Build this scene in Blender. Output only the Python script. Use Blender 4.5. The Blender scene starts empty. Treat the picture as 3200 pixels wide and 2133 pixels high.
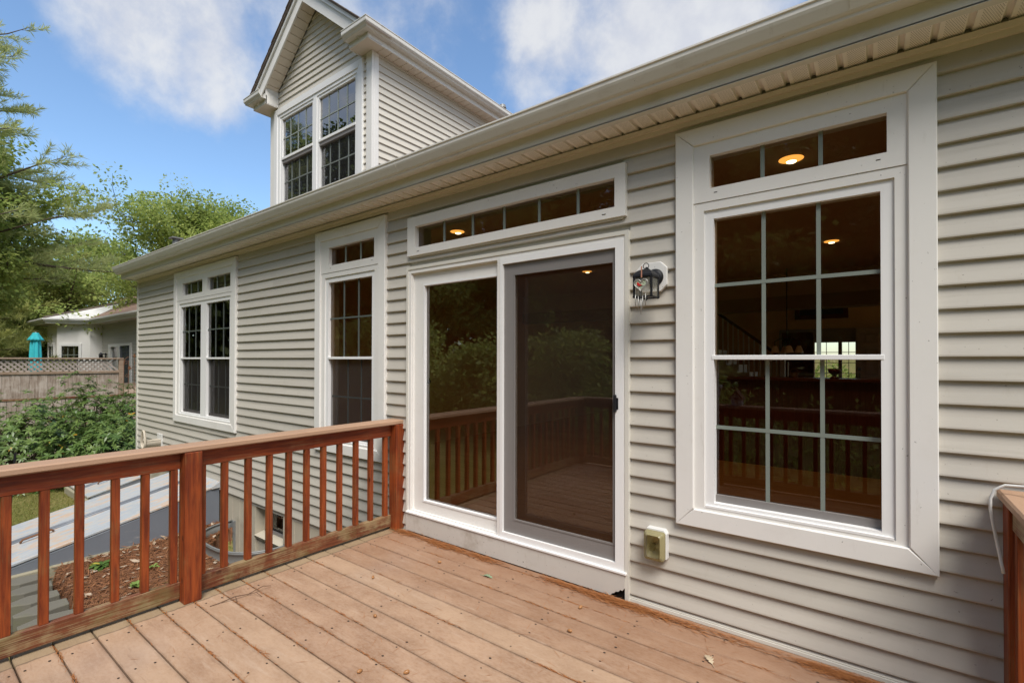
import bpy, math, random
import numpy as np
from mathutils import Vector, Matrix
R = math.radians
rnd = random.Random(7)
rng = np.random.default_rng(11)
scene = bpy.context.scene
COL = scene.collection
PI = math.pi

# ------------------------------------------------------------------ camera
YAW, PITCH, ROLL = 0.646, 0.00806, 0.0017
CAM = Vector((0.0, -2.67, 1.389))
cam_d = bpy.data.cameras.new('camera')
cam = bpy.data.objects.new('camera', cam_d)
COL.objects.link(cam)
cam_d.sensor_fit = 'HORIZONTAL'
cam_d.sensor_width = 36.0
cam_d.lens = 36.0 * 1505.05 / 3200.0
cam_d.shift_y = 45.3 / 3200.0
cam_d.clip_start = 0.05
cam_d.clip_end = 2000.0
cam.location = CAM
cam.rotation_euler = (Matrix.Rotation(YAW, 3, 'Z') @ Matrix.Rotation(PI / 2 + PITCH, 3, 'X') @ Matrix.Rotation(ROLL, 3, 'Z')).to_euler()
scene.camera = cam

# ------------------------------------------------------------------ light
sun_vec = Vector((0.55, -0.44, 0.98)).normalized()     # towards the sun
sun_elev = math.asin(sun_vec.z)
sun_d = bpy.data.lights.new('sun', 'SUN')
sun_d.energy = 3.0
sun_d.angle = R(28)
sun_d.color = (1.0, 0.955, 0.89)
sun = bpy.data.objects.new('sun', sun_d)
COL.objects.link(sun)
sun.rotation_euler = sun_vec.to_track_quat('Z', 'Y').to_euler()

scene.view_settings.view_transform = 'Standard'
scene.view_settings.look = 'None'
scene.view_settings.exposure = 0.60
scene.view_settings.gamma = 1.0
scene.view_settings.use_curve_mapping = False
scene.cycles.max_bounces = 8
scene.cycles.transparent_max_bounces = 24
scene.cycles.glossy_bounces = 4
scene.cycles.transmission_bounces = 6
scene.cycles.use_denoising = True
scene.cycles.sample_clamp_indirect = 6.0


class NT:
    """small helper to write node trees"""
    def __init__(self, tree):
        self.t = tree
        self.n = tree.nodes
        self.l = tree.links

    def node(self, typ, ins=None, **kw):
        nd = self.n.new(typ)
        for k, v in kw.items():
            setattr(nd, k, v)
        for k, v in (ins or {}).items():
            if isinstance(v, bpy.types.NodeSocket):
                self.l.new(v, nd.inputs[k])
            else:
                nd.inputs[k].default_value = v
        return nd

    def math(self, op, a, b=0.0, c=None, clamp=False):
        ins = {0: a, 1: b}
        if c is not None:
            ins[2] = c
        return self.node('ShaderNodeMath', ins, operation=op, use_clamp=clamp).outputs[0]

    def vmath(self, op, a, b):
        return self.node('ShaderNodeVectorMath', {0: a, 1: b}, operation=op)

    def ramp(self, fac, lo, hi, smooth=True):
        return self.node('ShaderNodeMapRange', {'Value': fac, 'From Min': lo, 'From Max': hi},
                         interpolation_type='SMOOTHSTEP' if smooth else 'LINEAR').outputs[0]

    def mix(self, fac, a, b, blend='MIX'):
        nd = self.n.new('ShaderNodeMix')
        nd.data_type = 'RGBA'
        nd.blend_type = blend
        for s, v in ((nd.inputs[0], fac), (nd.inputs[6], a), (nd.inputs[7], b)):
            if isinstance(v, bpy.types.NodeSocket):
                self.l.new(v, s)
            else:
                s.default_value = v if isinstance(v, (int, float)) else (tuple(v) + (1.0,))[:4]
        return nd.outputs[2]

    def noise(self, vec, scale, detail=4.0, rough=0.55, dist=0.0):
        return self.node('ShaderNodeTexNoise', {'Vector': vec, 'Scale': scale, 'Detail': detail,
                                                'Roughness': rough, 'Distortion': dist}).outputs[0]


world = bpy.data.worlds.new('World')
scene.world = world
world.use_nodes = True
wt = NT(world.node_tree)
wt.n.clear()
SKY_STRENGTH = 0.15
sky = wt.node('ShaderNodeTexSky', sky_type='NISHITA', sun_disc=False, sun_elevation=sun_elev,
              sun_rotation=math.atan2(sun_vec.x, sun_vec.y), altitude=50.0, air_density=1.0, dust_density=0.6, ozone_density=2.0)
dirv = wt.node('ShaderNodeTexCoord').outputs['Generated']
sep = wt.node('ShaderNodeSeparateXYZ', {0: dirv})
# the two cumulus banks that stand over the roof, by direction, and broken cloud everywhere else
CLOUDS = [((-0.8319, 0.2484, 0.4962), .14, .88), ((-0.8693, 0.2322, 0.4363), .08, .55), ((-0.8461, 0.3039, 0.4379), .085, .75),
          ((-0.7743, 0.3482, 0.5484), .11, .5), ((-0.707, 0.426, 0.5845), .12, .5), ((-0.6322, 0.526, 0.5989), .11, .4),
          ((-0.4021, 0.7116, 0.5762), .13, .85), ((-0.2924, 0.7887, 0.5408), .16, .95), ((-0.2381, 0.784, 0.5733), .16, 1.0),
          ((-0.4616, 0.7249, 0.5114), .10, .6), ((-0.378, 0.7839, 0.4925), .10, .7)]
acc = None
for c, rad, w in CLOUDS:
    n = Vector(c).normalized()
    d = wt.vmath('DOT_PRODUCT', dirv, tuple(n)).outputs['Value']
    g = wt.math('MULTIPLY', wt.ramp(d, math.cos(rad * 1.25), math.cos(rad * 0.15)), w)
    acc = g if acc is None else wt.math('MAXIMUM', acc, g)
fbm = wt.noise(dirv, 4.2, 8.0, 0.56, 0.15)
fine = wt.noise(dirv, 13.0, 6.0, 0.6, 0.1)
det = wt.math('ADD', wt.math('MULTIPLY', wt.math('SUBTRACT', fbm, .5), 1.45), wt.math('MULTIPLY', wt.math('SUBTRACT', fine, .5), 1.15))
near = wt.math('ADD', acc, det)
# away from the blue window in the north-west the sky is broken white cloud
ws = wt.vmath('DOT_PRODUCT', dirv, tuple(Vector((-0.72, 0.55, 0.36)).normalized())).outputs['Value']
far = wt.math('ADD', wt.math('MULTIPLY', wt.ramp(ws, .82, .35), .62), wt.math('MULTIPLY', det, 1.0))
cov = wt.math('MAXIMUM', near, far)
mask = wt.ramp(cov, .02, 1.08)
mask = wt.math('MULTIPLY', mask, wt.ramp(sep.outputs[2], -0.02, .12))
shade = wt.mix(wt.ramp(fine, .35, .65), (0.86, 0.87, 0.92), (1.0, 1.0, 1.0))
CLOUD_V = 0.57 / SKY_STRENGTH
cloud = wt.node('ShaderNodeVectorMath', {0: shade, 3: CLOUD_V}, operation='SCALE').outputs[0]
skyc = wt.mix(1.0, sky.outputs[0], (.87, .955, .985), 'MULTIPLY')
colr = wt.mix(wt.math('MULTIPLY', mask, .86), skyc, cloud)
bg = wt.node('ShaderNodeBackground', {'Color': colr, 'Strength': SKY_STRENGTH})
wout = wt.node('ShaderNodeOutputWorld', {'Surface': bg.outputs[0]})


# ------------------------------------------------------------------ materials
def new_mat(name):
    m = bpy.data.materials.new(name)
    m.use_nodes = True
    t = NT(m.node_tree)
    t.n.clear()
    out = t.node('ShaderNodeOutputMaterial')
    return m, t, out


def pmat(name, base, rough=0.6, var=0.12, vscale=6.0, bump=0.0, bscale=60.0, stretch=(1, 1, 1), spec=0.4, metallic=0.0,
         dirt=None, dirt_amt=0.0, dirt_scale=3.0, objvar=0.0, coord='Object', fine=0.0, finescale=120.0, specks=0.0):
    """painted / plain surface: base colour with uneven tone, optional dirt and relief"""
    m, t, out = new_mat(name)
    tc = t.node('ShaderNodeTexCoord').outputs[coord]
    v = t.node('ShaderNodeMapping', {'Vector': tc, 'Scale': stretch}).outputs[0]
    n1 = t.noise(v, vscale, 5.0, 0.6)
    f = t.math('ADD', t.math('MULTIPLY', t.math('SUBTRACT', n1, .5), var * 2), 1.0)
    if objvar:
        ri = t.node('ShaderNodeObjectInfo').outputs['Random']
        f = t.math('ADD', f, t.math('MULTIPLY', t.math('SUBTRACT', ri, .5), objvar))
    if fine:
        f = t.math('ADD', f, t.math('MULTIPLY', t.math('SUBTRACT', t.noise(v, finescale, 3.0, .7), .5), fine))
    colr = t.mix(1.0, base, t.node('ShaderNodeCombineColor', {0: f, 1: f, 2: f}).outputs[0], 'MULTIPLY')
    if dirt:
        n2 = t.noise(v, dirt_scale, 8.0, 0.68)
        colr = t.mix(t.math('MULTIPLY', t.ramp(n2, .52, .72), dirt_amt), colr, dirt)
    if specks:
        sn = t.noise(tc, 70.0, 2.0, .5)
        colr = t.mix(t.math('MULTIPLY', t.ramp(sn, .735, .76), specks), colr, (.10, .08, .06))
        s3 = t.node('ShaderNodeMapping', {'Vector': tc, 'Scale': (16.0, 16.0, 3.0)}).outputs[0]
        colr = t.mix(t.math('MULTIPLY', t.ramp(t.noise(s3, 1.5, 7.0, .7), .60, .74), specks * .45), colr, (.36, .31, .24))
    b = t.node('ShaderNodeBsdfPrincipled', {'Base Color': colr, 'Roughness': rough, 'Metallic': metallic, 'Specular IOR Level': spec})
    if bump:
        bn = t.node('ShaderNodeBump', {'Strength': bump, 'Distance': 0.004, 'Height': t.noise(v, bscale, 4.0, .6)})
        t.l.new(bn.outputs[0], b.inputs['Normal'])
    t.l.new(b.outputs[0], out.inputs[0])
    return m


def wood_mat(name, c1, c2, worn, axis, worn_amt=0.25, rough=0.5, worn_lo=.56, spec=.35, green=None, knots=True):
    """stained or weathered timber: long grain along AXIS, worn flecks that follow the grain, knots"""
    m, t, out = new_mat(name)
    tc = t.node('ShaderNodeTexCoord').outputs['Object']
    ri = t.node('ShaderNodeObjectInfo').outputs['Random']
    off = t.node('ShaderNodeCombineXYZ', {0: t.math('MULTIPLY', ri, 37.0), 1: t.math('MULTIPLY', ri, 91.0), 2: t.math('MULTIPLY', ri, 53.0)}).outputs[0]
    p = t.vmath('ADD', tc, off).outputs[0]
    s = [34.0, 34.0, 34.0]
    s['xyz'.index(axis)] = 2.2
    v = t.node('ShaderNodeMapping', {'Vector': p, 'Scale': tuple(s)}).outputs[0]
    g = t.noise(v, 1.6, 8.0, .62, .6)
    s2 = [150.0, 150.0, 150.0]
    s2['xyz'.index(axis)] = 3.0
    v2 = t.node('ShaderNodeMapping', {'Vector': p, 'Scale': tuple(s2)}).outputs[0]
    g2 = t.noise(v2, 1.2, 5.0, .6, .2)
    big = t.noise(p, 2.3, 3.0, .5)
    fac = t.math('ADD', t.math('MULTIPLY', g, .75), t.math('MULTIPLY', big, .35))
    colr = t.mix(t.ramp(fac, .38, .72), c1, c2)
    colr = t.mix(t.math('MULTIPLY', t.ramp(g2, .50, .66), .28), colr, tuple(x * .45 for x in c1))
    if knots:
        s3 = [9.0, 9.0, 9.0]
        s3['xyz'.index(axis)] = 5.0
        vv = t.node('ShaderNodeMapping', {'Vector': p, 'Scale': tuple(s3)}).outputs[0]
        vo = t.node('ShaderNodeTexVoronoi', {'Vector': vv, 'Scale': 1.0, 'Randomness': 1.0}).outputs['Distance']
        colr = t.mix(t.math('MULTIPLY', t.ramp(vo, .13, .05), .7), colr, tuple(x * .3 for x in c1))
    wn = t.math('ADD', t.math('MULTIPLY', t.noise(p, 4.5, 6.0, .65), .6), t.math('MULTIPLY', g2, .5))
    colr = t.mix(t.math('MULTIPLY', t.ramp(wn, worn_lo, worn_lo + .12), worn_amt), colr, worn)
    if green:
        gn = t.noise(p, 6.0, 6.0, .6)
        colr = t.mix(t.math('MULTIPLY', t.ramp(gn, .52, .7), green[3]), colr, green[:3])
    b = t.node('ShaderNodeBsdfPrincipled', {'Base Color': colr, 'Roughness': rough, 'Specular IOR Level': spec})
    bn = t.node('ShaderNodeBump', {'Strength': .35, 'Distance': 0.003, 'Height': g2})
    t.l.new(bn.outputs[0], b.inputs['Normal'])
    t.l.new(b.outputs[0], out.inputs[0])
    return m


def glass_mat(name, tint=(.55, .53, .5), ior=1.6, gain=1.0, rough=0.0, wav=0.0):
    m, t, out = new_mat(name)
    fr = t.node('ShaderNodeFresnel', {'IOR': ior})
    gl = t.node('ShaderNodeBsdfGlossy', {'Color': (1, 1, 1, 1), 'Roughness': rough})
    if wav:
        tc = t.node('ShaderNodeTexCoord').outputs['Object']
        bn = t.node('ShaderNodeBump', {'Strength': wav, 'Distance': .004, 'Height': t.noise(tc, 2.2, 2.0, .5)})
        t.l.new(bn.outputs[0], gl.inputs['Normal'])
    tr = t.node('ShaderNodeBsdfTransparent', {'Color': tuple(tint) + (1,)})
    mx = t.node('ShaderNodeMixShader', {0: t.math('MULTIPLY', fr.outputs[0], gain, clamp=True), 1: tr.outputs[0], 2: gl.outputs[0]})
    t.l.new(mx.outputs[0], out.inputs[0])
    return m


def screen_mat(name, colr, cover):
    m, t, out = new_mat(name)
    tr = t.node('ShaderNodeBsdfTransparent')
    df = t.node('ShaderNodeBsdfDiffuse', {'Color': tuple(colr) + (1,)})
    mx = t.node('ShaderNodeMixShader', {0: cover, 1: tr.outputs[0], 2: df.outputs[0]})
    t.l.new(mx.outputs[0], out.inputs[0])
    return m


def leaf_mat(name, c1, c2, trans=.35, rough=.5, c3=None, c3_amt=0.0, spec=.3):
    """leaves: every leaf takes its own hue between c1 and c2"""
    m, t, out = new_mat(name)
    ri = t.node('ShaderNodeNewGeometry').outputs['Random Per Island']
    at = t.node('ShaderNodeAttribute', attribute_name='hue').outputs['Fac']
    f = t.math('ADD', t.math('MULTIPLY', ri, .45), t.math('MULTIPLY', at, .6))
    colr = t.mix(f, c1, c2)
    if c3:
        colr = t.mix(t.math('MULTIPLY', t.math('GREATER_THAN', ri, 1.0 - c3_amt), 1.0), colr, c3)
    b = t.node('ShaderNodeBsdfPrincipled', {'Base Color': colr, 'Roughness': rough, 'Specular IOR Level': spec})
    tl = t.node('ShaderNodeBsdfTranslucent', {'Color': colr})
    mx = t.node('ShaderNodeMixShader', {0: trans, 1: b.outputs[0], 2: tl.outputs[0]})
    t.l.new(mx.outputs[0], out.inputs[0])
    return m


def emit_mat(name, colr, s):
    m, t, out = new_mat(name)
    e = t.node('ShaderNodeEmission', {'Color': tuple(colr) + (1,), 'Strength': s})
    t.l.new(e.outputs[0], out.inputs[0])
    return m


def soffit_mat():
    m, t, out = new_mat('vented_soffit')
    tc = t.node('ShaderNodeTexCoord').outputs['Object']
    s = t.node('ShaderNodeSeparateXYZ', {0: tc})
    px, py = 0.0072, 0.0095
    row = t.math('FLOOR', t.math('DIVIDE', s.outputs[1], py))
    fx = t.math('FRACT', t.math('ADD', t.math('DIVIDE', s.outputs[0], px), t.math('MULTIPLY', t.math('MODULO', row, 2.0), .5)))
    fy = t.math('FRACT', t.math('DIVIDE', s.outputs[1], py))
    dx = t.math('MULTIPLY', t.math('SUBTRACT', fx, .5), px / py)
    dy = t.math('SUBTRACT', fy, .5)
    d = t.math('SQRT', t.math('ADD', t.math('MULTIPLY', dx, dx), t.math('MULTIPLY', dy, dy)))
    hole = t.math('LESS_THAN', d, .19)
    inx = t.math('LESS_THAN', t.math('ABSOLUTE', s.outputs[0]), .031)
    hole = t.math('MULTIPLY', hole, inx)
    n = t.noise(tc, 9.0, 4.0, .6)
    base = t.mix(n, (.80, .75, .68), (.86, .81, .74))
    colr = t.mix(hole, base, (.10, .085, .07))
    b = t.node('ShaderNodeBsdfPrincipled', {'Base Color': colr, 'Roughness': .55, 'Specular IOR Level': .3})
    t.l.new(b.outputs[0], out.inputs[0])
    return m


def deck_mat():
    m, t, out = new_mat('composite_deck')
    tc = t.node('ShaderNodeNewGeometry').outputs['Position']
    ri = t.node('ShaderNodeObjectInfo').outputs['Random']
    off = t.node('ShaderNodeCombineXYZ', {0: t.math('MULTIPLY', ri, 17.0), 2: t.math('MULTIPLY', ri, 5.0)}).outputs[0]
    p = t.vmath('ADD', tc, off).outputs[0]
    v = t.node('ShaderNodeMapping', {'Vector': p, 'Scale': (1.0, 2.0, 1.0)}).outputs[0]
    n1 = t.noise(v, 3.0, 6.0, .62)
    n2 = t.noise(v, 45.0, 4.0, .7)
    n3 = t.noise(tc, .9, 3.0, .5)
    colr = t.mix(t.ramp(n1, .3, .72), (.280, .160, .092), (.425, .272, .172))
    colr = t.mix(t.math('MULTIPLY', t.ramp(n2, .35, .75), .35), colr, (.46, .34, .26))
    colr = t.mix(t.math('MULTIPLY', t.ramp(n2, .5, .25), .30), colr, (.19, .105, .065))
    colr = t.mix(t.math('MULTIPLY', t.ramp(ri, .55, 1.0, False), .40), colr, (.225, .120, .066))
    colr = t.mix(t.math('MULTIPLY', t.ramp(ri, .45, .0, False), .35), colr, (.47, .33, .215))
    colr = t.mix(t.math('MULTIPLY', t.ramp(n3, .5, .7), .35), colr, (.42, .33, .27))
    s = t.node('ShaderNodeSeparateXYZ', {0: tc})
    # boards by the house have shade painted in, darker and redder, the border under the railing is green with algae
    gy = t.math('FRACT', t.math('DIVIDE', t.math('ADD', s.outputs[1], (.101 + .0031)), .145))
    ed = t.math('MINIMUM', gy, t.math('SUBTRACT', 1.0, gy))
    en = t.math('ADD', ed, t.math('MULTIPLY', t.math('SUBTRACT', t.noise(tc, 9.0, 5.0, .65), .5), .22))
    colr = t.mix(t.math('MULTIPLY', t.ramp(en, .12, .0), .40), colr, (.13, .085, .055))
    st = t.noise(t.node('ShaderNodeMapping', {'Vector': p, 'Scale': (.6, 5.0, 1.0)}).outputs[0], 6.0, 6.0, .65)
    colr = t.mix(t.math('MULTIPLY', t.ramp(st, .55, .72), .40), colr, (.50, .37, .27))
    colr = t.mix(t.math('MULTIPLY', t.ramp(st, .42, .28), .40), colr, (.20, .115, .07))
    sp = t.noise(tc, 190.0, 2.0, .5)
    colr = t.mix(t.math('MULTIPLY', t.ramp(sp, .70, .78), .6), colr, (.09, .06, .04))
    wall_shade = t.ramp(s.outputs[1], -0.75, -0.1)  # shade towards the house wall, put into the board colour
    colr = t.mix(t.math('MULTIPLY', wall_shade, .55), colr, (.245, .130, .075))
    gn = t.math('ADD', s.outputs[0], t.math('MULTIPLY', t.math('SUBTRACT', t.noise(tc, 16.0, 5.0, .6), .5), .035))
    green = t.ramp(gn, -3.095, -3.13)
    colr = t.mix(t.math('MULTIPLY', green, .55), colr, t.mix(t.noise(tc, 11.0, 5.0, .6), (.20, .155, .085), (.30, .25, .15)))
    line = t.math('MULTIPLY', t.ramp(gn, -3.100, -3.112), t.ramp(gn, -3.124, -3.112))
    colr = t.mix(t.math('MULTIPLY', line, .65), colr, (.10, .075, .05))
    b = t.node('ShaderNodeBsdfPrincipled', {'Base Color': colr, 'Roughness': .7, 'Specular IOR Level': .25})
    bn = t.node('ShaderNodeBump', {'Strength': .25, 'Distance': .003, 'Height': n2})
    t.l.new(bn.outputs[0], b.inputs['Normal'])
    t.l.new(b.outputs[0], out.inputs[0])
    return m


def rust_paint_mat(name, base, rust, axis='y', amt=.8, lo=.60):
    m, t, out = new_mat(name)
    tc = t.node('ShaderNodeTexCoord').outputs['Object']
    s = [7.0, 7.0, 7.0]
    s['xyz'.index(axis)] = 1.1
    v = t.node('ShaderNodeMapping', {'Vector': tc, 'Scale': tuple(s)}).outputs[0]
    n = t.noise(v, 2.6, 9.0, .68, .3)
    big = t.noise(tc, 1.3, 3.0, .5)
    f = t.math('ADD', t.math('MULTIPLY', n, .8), t.math('MULTIPLY', big, .25))
    colr = t.mix(t.noise(tc, 3.0, 5.0, .6), tuple(x * .85 for x in base), tuple(min(1, x * 1.15) for x in base))
    colr = t.mix(t.math('MULTIPLY', t.ramp(f, lo, lo + .035), amt), colr, t.mix(n, rust, tuple(x * 1.6 for x in rust)))
    colr = t.mix(t.math('MULTIPLY', t.ramp(f, lo - .06, lo), .5 * amt), colr, (.55, .50, .42))
    b = t.node('ShaderNodeBsdfPrincipled', {'Base Color': colr, 'Roughness': .42, 'Specular IOR Level': .5})
    bn = t.node('ShaderNodeBump', {'Strength': .3, 'Distance': .002, 'Height': n})
    t.l.new(bn.outputs[0], b.inputs['Normal'])
    t.l.new(b.outputs[0], out.inputs[0])
    return m


def ground_mat():
    m, t, out = new_mat('lawn_soil')
    tc = t.node('ShaderNodeNewGeometry').outputs['Position']
    n1 = t.noise(tc, .9, 5.0, .6)
    n2 = t.noise(tc, 24.0, 5.0, .7)
    colr = t.mix(t.ramp(n1, .35, .65), (.17, .155, .05), (.26, .20, .085))
    colr = t.mix(t.ramp(n2, .35, .7), colr, (.075, .10, .02))
    b = t.node('ShaderNodeBsdfPrincipled', {'Base Color': colr, 'Roughness': .9, 'Specular IOR Level': .1})
    bn = t.node('ShaderNodeBump', {'Strength': .7, 'Distance': .02, 'Height': n2})
    t.l.new(bn.outputs[0], b.inputs['Normal'])
    t.l.new(b.outputs[0], out.inputs[0])
    return m


M = {}
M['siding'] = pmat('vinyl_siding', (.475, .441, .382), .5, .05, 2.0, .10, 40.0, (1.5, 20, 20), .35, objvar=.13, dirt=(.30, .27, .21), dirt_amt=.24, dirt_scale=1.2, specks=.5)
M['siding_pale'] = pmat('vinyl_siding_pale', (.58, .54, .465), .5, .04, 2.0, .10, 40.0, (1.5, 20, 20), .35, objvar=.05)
M['trim'] = pmat('white_vinyl_trim', (.735, .712, .67), .42, .05, 3.0, .0, spec=.4, dirt=(.50, .44, .36), dirt_amt=.18, dirt_scale=2.5, specks=.55)
M['trim_white'] = pmat('bright_white_vinyl', (.77, .76, .74), .38, .03, 3.0, spec=.45)
M['gutter'] = pmat('gutter_aluminium', (.625, .60, .55), .38, .06, 2.5, .0, spec=.45, dirt=(.33, .27, .20), dirt_amt=.35, dirt_scale=3.2, stretch=(1, 3, 3), specks=.6)
M['fascia'] = pmat('fascia_aluminium', (.635, .61, .54), .45, .06, 2.5, .0, spec=.4, dirt=(.38, .33, .25), dirt_amt=.25, dirt_scale=2.0)
M['soffit'] = soffit_mat()
M['soffit_plain'] = pmat('soffit_groove', (.66, .58, .49), .55, .05)
M['redwood_x'] = wood_mat('red_stain_along_x', (.085, .014, .006), (.22, .044, .013), (.30, .19, .09), 'x', .3)
M['redwood_y'] = wood_mat('red_stain_along_y', (.125, .020, .007), (.295, .060, .014), (.30, .19, .09), 'y', .35)
M['redwood_z'] = wood_mat('red_stain_along_z', (.115, .019, .006), (.300, .064, .014), (.22, .13, .05), 'z', .3)
M['redwood_worn'] = wood_mat('worn_red_stain', (.095, .024, .011), (.19, .062, .026), (.31, .23, .12), 'y', .8, worn_lo=.50, green=(.15, .14, .05, .45))
M['redwood_worn_x'] = wood_mat('worn_red_stain_x', (.095, .024, .011), (.19, .062, .026), (.31, .23, .12), 'x', .8, worn_lo=.50)
M['cap'] = pmat('composite_cap', (.40, .25, .16), .6, .10, 3.0, .25, 60.0, (8, 1, 8), .3, dirt=(.25, .14, .085), dirt_amt=.35, dirt_scale=5.0, fine=.10)
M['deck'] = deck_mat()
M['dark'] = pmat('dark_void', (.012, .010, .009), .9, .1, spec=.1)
M['screw'] = pmat('dark_screw_holes', (.035, .022, .015), .8, .1)
M['glass'] = glass_mat('window_glass', (.86, .82, .75), 1.5, 1.15, wav=.02)
M['glass_dormer'] = glass_mat('dormer_glass', (.80, .80, .78), 1.5, 3.0, wav=.05)
M['glass_door'] = glass_mat('door_glass', (.70, .66, .58), 1.5, 2.8, wav=.015)
M['muntin'] = pmat('grille_between_glass', (.185, .21, .18), .5, .05)
M['muntin_dark'] = pmat('shaded_grille', (.085, .10, .09), .5, .05)  # shaded copy of the grille, dimness of the screened windows put into its colour
M['muntin_pale'] = pmat('lit_grille', (.27, .30, .27), .5, .05)  # lit copy of the grille for the dormer, brightness put into its colour
M['screen'] = screen_mat('insect_screen', (.045, .04, .038), .5)
M['screen_door'] = screen_mat('door_screen_mesh', (.050, .036, .028), .25)
M['grey_frame'] = pmat('grey_aluminium_frame', (.20, .185, .175), .45, .06, spec=.4)
M['black'] = pmat('black_metal', (.010, .010, .012), .5, .1, spec=.3)
M['concrete'] = pmat('painted_foundation', (.43, .385, .30), .8, .12, 2.5, .3, 40.0, dirt=(.20, .16, .11), dirt_amt=.5, dirt_scale=2.2)
M['concrete_curb'] = pmat('mossy_concrete', (.30, .27, .19), .9, .2, 4.0, .5, 30.0, dirt=(.12, .13, .05), dirt_amt=.6, dirt_scale=4.0)
M['steel_grey'] = rust_paint_mat('dark_grey_steel', (.155, .170, .195), (.30, .28, .26), 'y', .35, .66)
M['steel_pale'] = rust_paint_mat('pale_grey_peeling_steel', (.365, .39, .415), (.34, .18, .09), 'y', .9, .535)
M['rust'] = pmat('rusty_iron', (.16, .07, .03), .75, .3, 8.0, .3)
M['galv'] = pmat('galvanised_steel', (.20, .205, .20), .5, .15, 4.0, spec=.5, metallic=.2)
M['block'] = pmat('retaining_block', (.135, .125, .10), .9, .15, 5.0, .5, 60.0, dirt=(.12, .125, .05), dirt_amt=.6, dirt_scale=3.0, objvar=.15)
M['shingle'] = pmat('roof_shingle', (.16, .125, .105), .9, .25, 9.0, .6, 60.0, (1, 1, 1), objvar=.2)
M['shingle_nb'] = pmat('roof_shingle_brown', (.40, .28, .22), .9, .3, 7.0, .6, 60.0)
M['ground'] = ground_mat()
M['mulch'] = pmat('mulch_soil', (.135, .062, .032), .95, .4, 14.0, .9, 30.0, dirt=(.10, .10, .035), dirt_amt=.55, dirt_scale=1.6)
M['needles'] = leaf_mat('dry_needles', (.15, .060, .024), (.30, .135, .06), .1, .7)
M['needles_deck'] = leaf_mat('dry_needles_deck', (.30, .10, .03), (.42, .18, .06), .1, .7)
M['wall_tan'] = pmat('tan_room_wall', (.62, .40, .19), .8, .04)
M['ceiling'] = pmat('room_ceiling', (.52, .40, .27), .9, .03)
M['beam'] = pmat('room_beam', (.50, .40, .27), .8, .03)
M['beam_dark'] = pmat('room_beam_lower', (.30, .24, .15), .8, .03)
M['floor_wood'] = wood_mat('room_floor_wood', (.42, .21, .06), (.56, .30, .095), (.40, .25, .12), 'x', .1, .25, knots=False)
M['cherry'] = wood_mat('cherry_cabinet', (.075, .018, .010), (.13, .034, .016), (.1, .04, .02), 'z', .1, .35, knots=False)
M['lamp_glow'] = emit_mat('lamp_glow', (1.0, .42, .075), .95)
M['lamp_hot'] = emit_mat('lamp_hot', (1.0, .80, .45), 5.0)
M['leaf_shrub'] = leaf_mat('shrub_leaf', (.060, .125, .026), (.190, .265, .070), .30, .38, (.55, .30, .03), .006, .5)
M['bark'] = pmat('bark', (.085, .062, .045), .95, .3, 6.0, .8, 20.0, (3, 3, 1))
M['twig'] = pmat('twig_bark', (.13, .075, .045), .9, .2)
M['fence'] = wood_mat('weathered_fence_board', (.20, .145, .105), (.40, .325, .265), (.56, .49, .42), 'z', .55, .85, .52, .15)
M['fence_rail'] = wood_mat('weathered_fence_rail', (.22, .145, .095), (.34, .25, .18), (.42, .35, .28), 'y', .4, .85, .52, .15)
M['lattice'] = pmat('weathered_lattice', (.34, .285, .245), .9, .2, 12.0)
M['umbrella'] = pmat('turquoise_canvas', (.035, .42, .46), .8, .10, 5.0)
M['nb_white'] = pmat('neighbour_white', (.78, .76, .73), .5, .04, 1.5)
M['nb_siding'] = pmat('neighbour_siding', (.46, .44, .40), .5, .04, 1.0, objvar=.04)
M['white_plastic'] = pmat('white_plastic', (.66, .65, .62), .35, .03, spec=.5)
M['beige_plastic'] = pmat('beige_plastic', (.50, .44, .35), .5, .08, 10.0, dirt=(.33, .27, .2), dirt_amt=.5)
M['stone_pot'] = pmat('stone_pot', (.36, .33, .31), .85, .15, 8.0, .4)


# ------------------------------------------------------------------ mesh helpers
WORLD = {}


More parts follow.
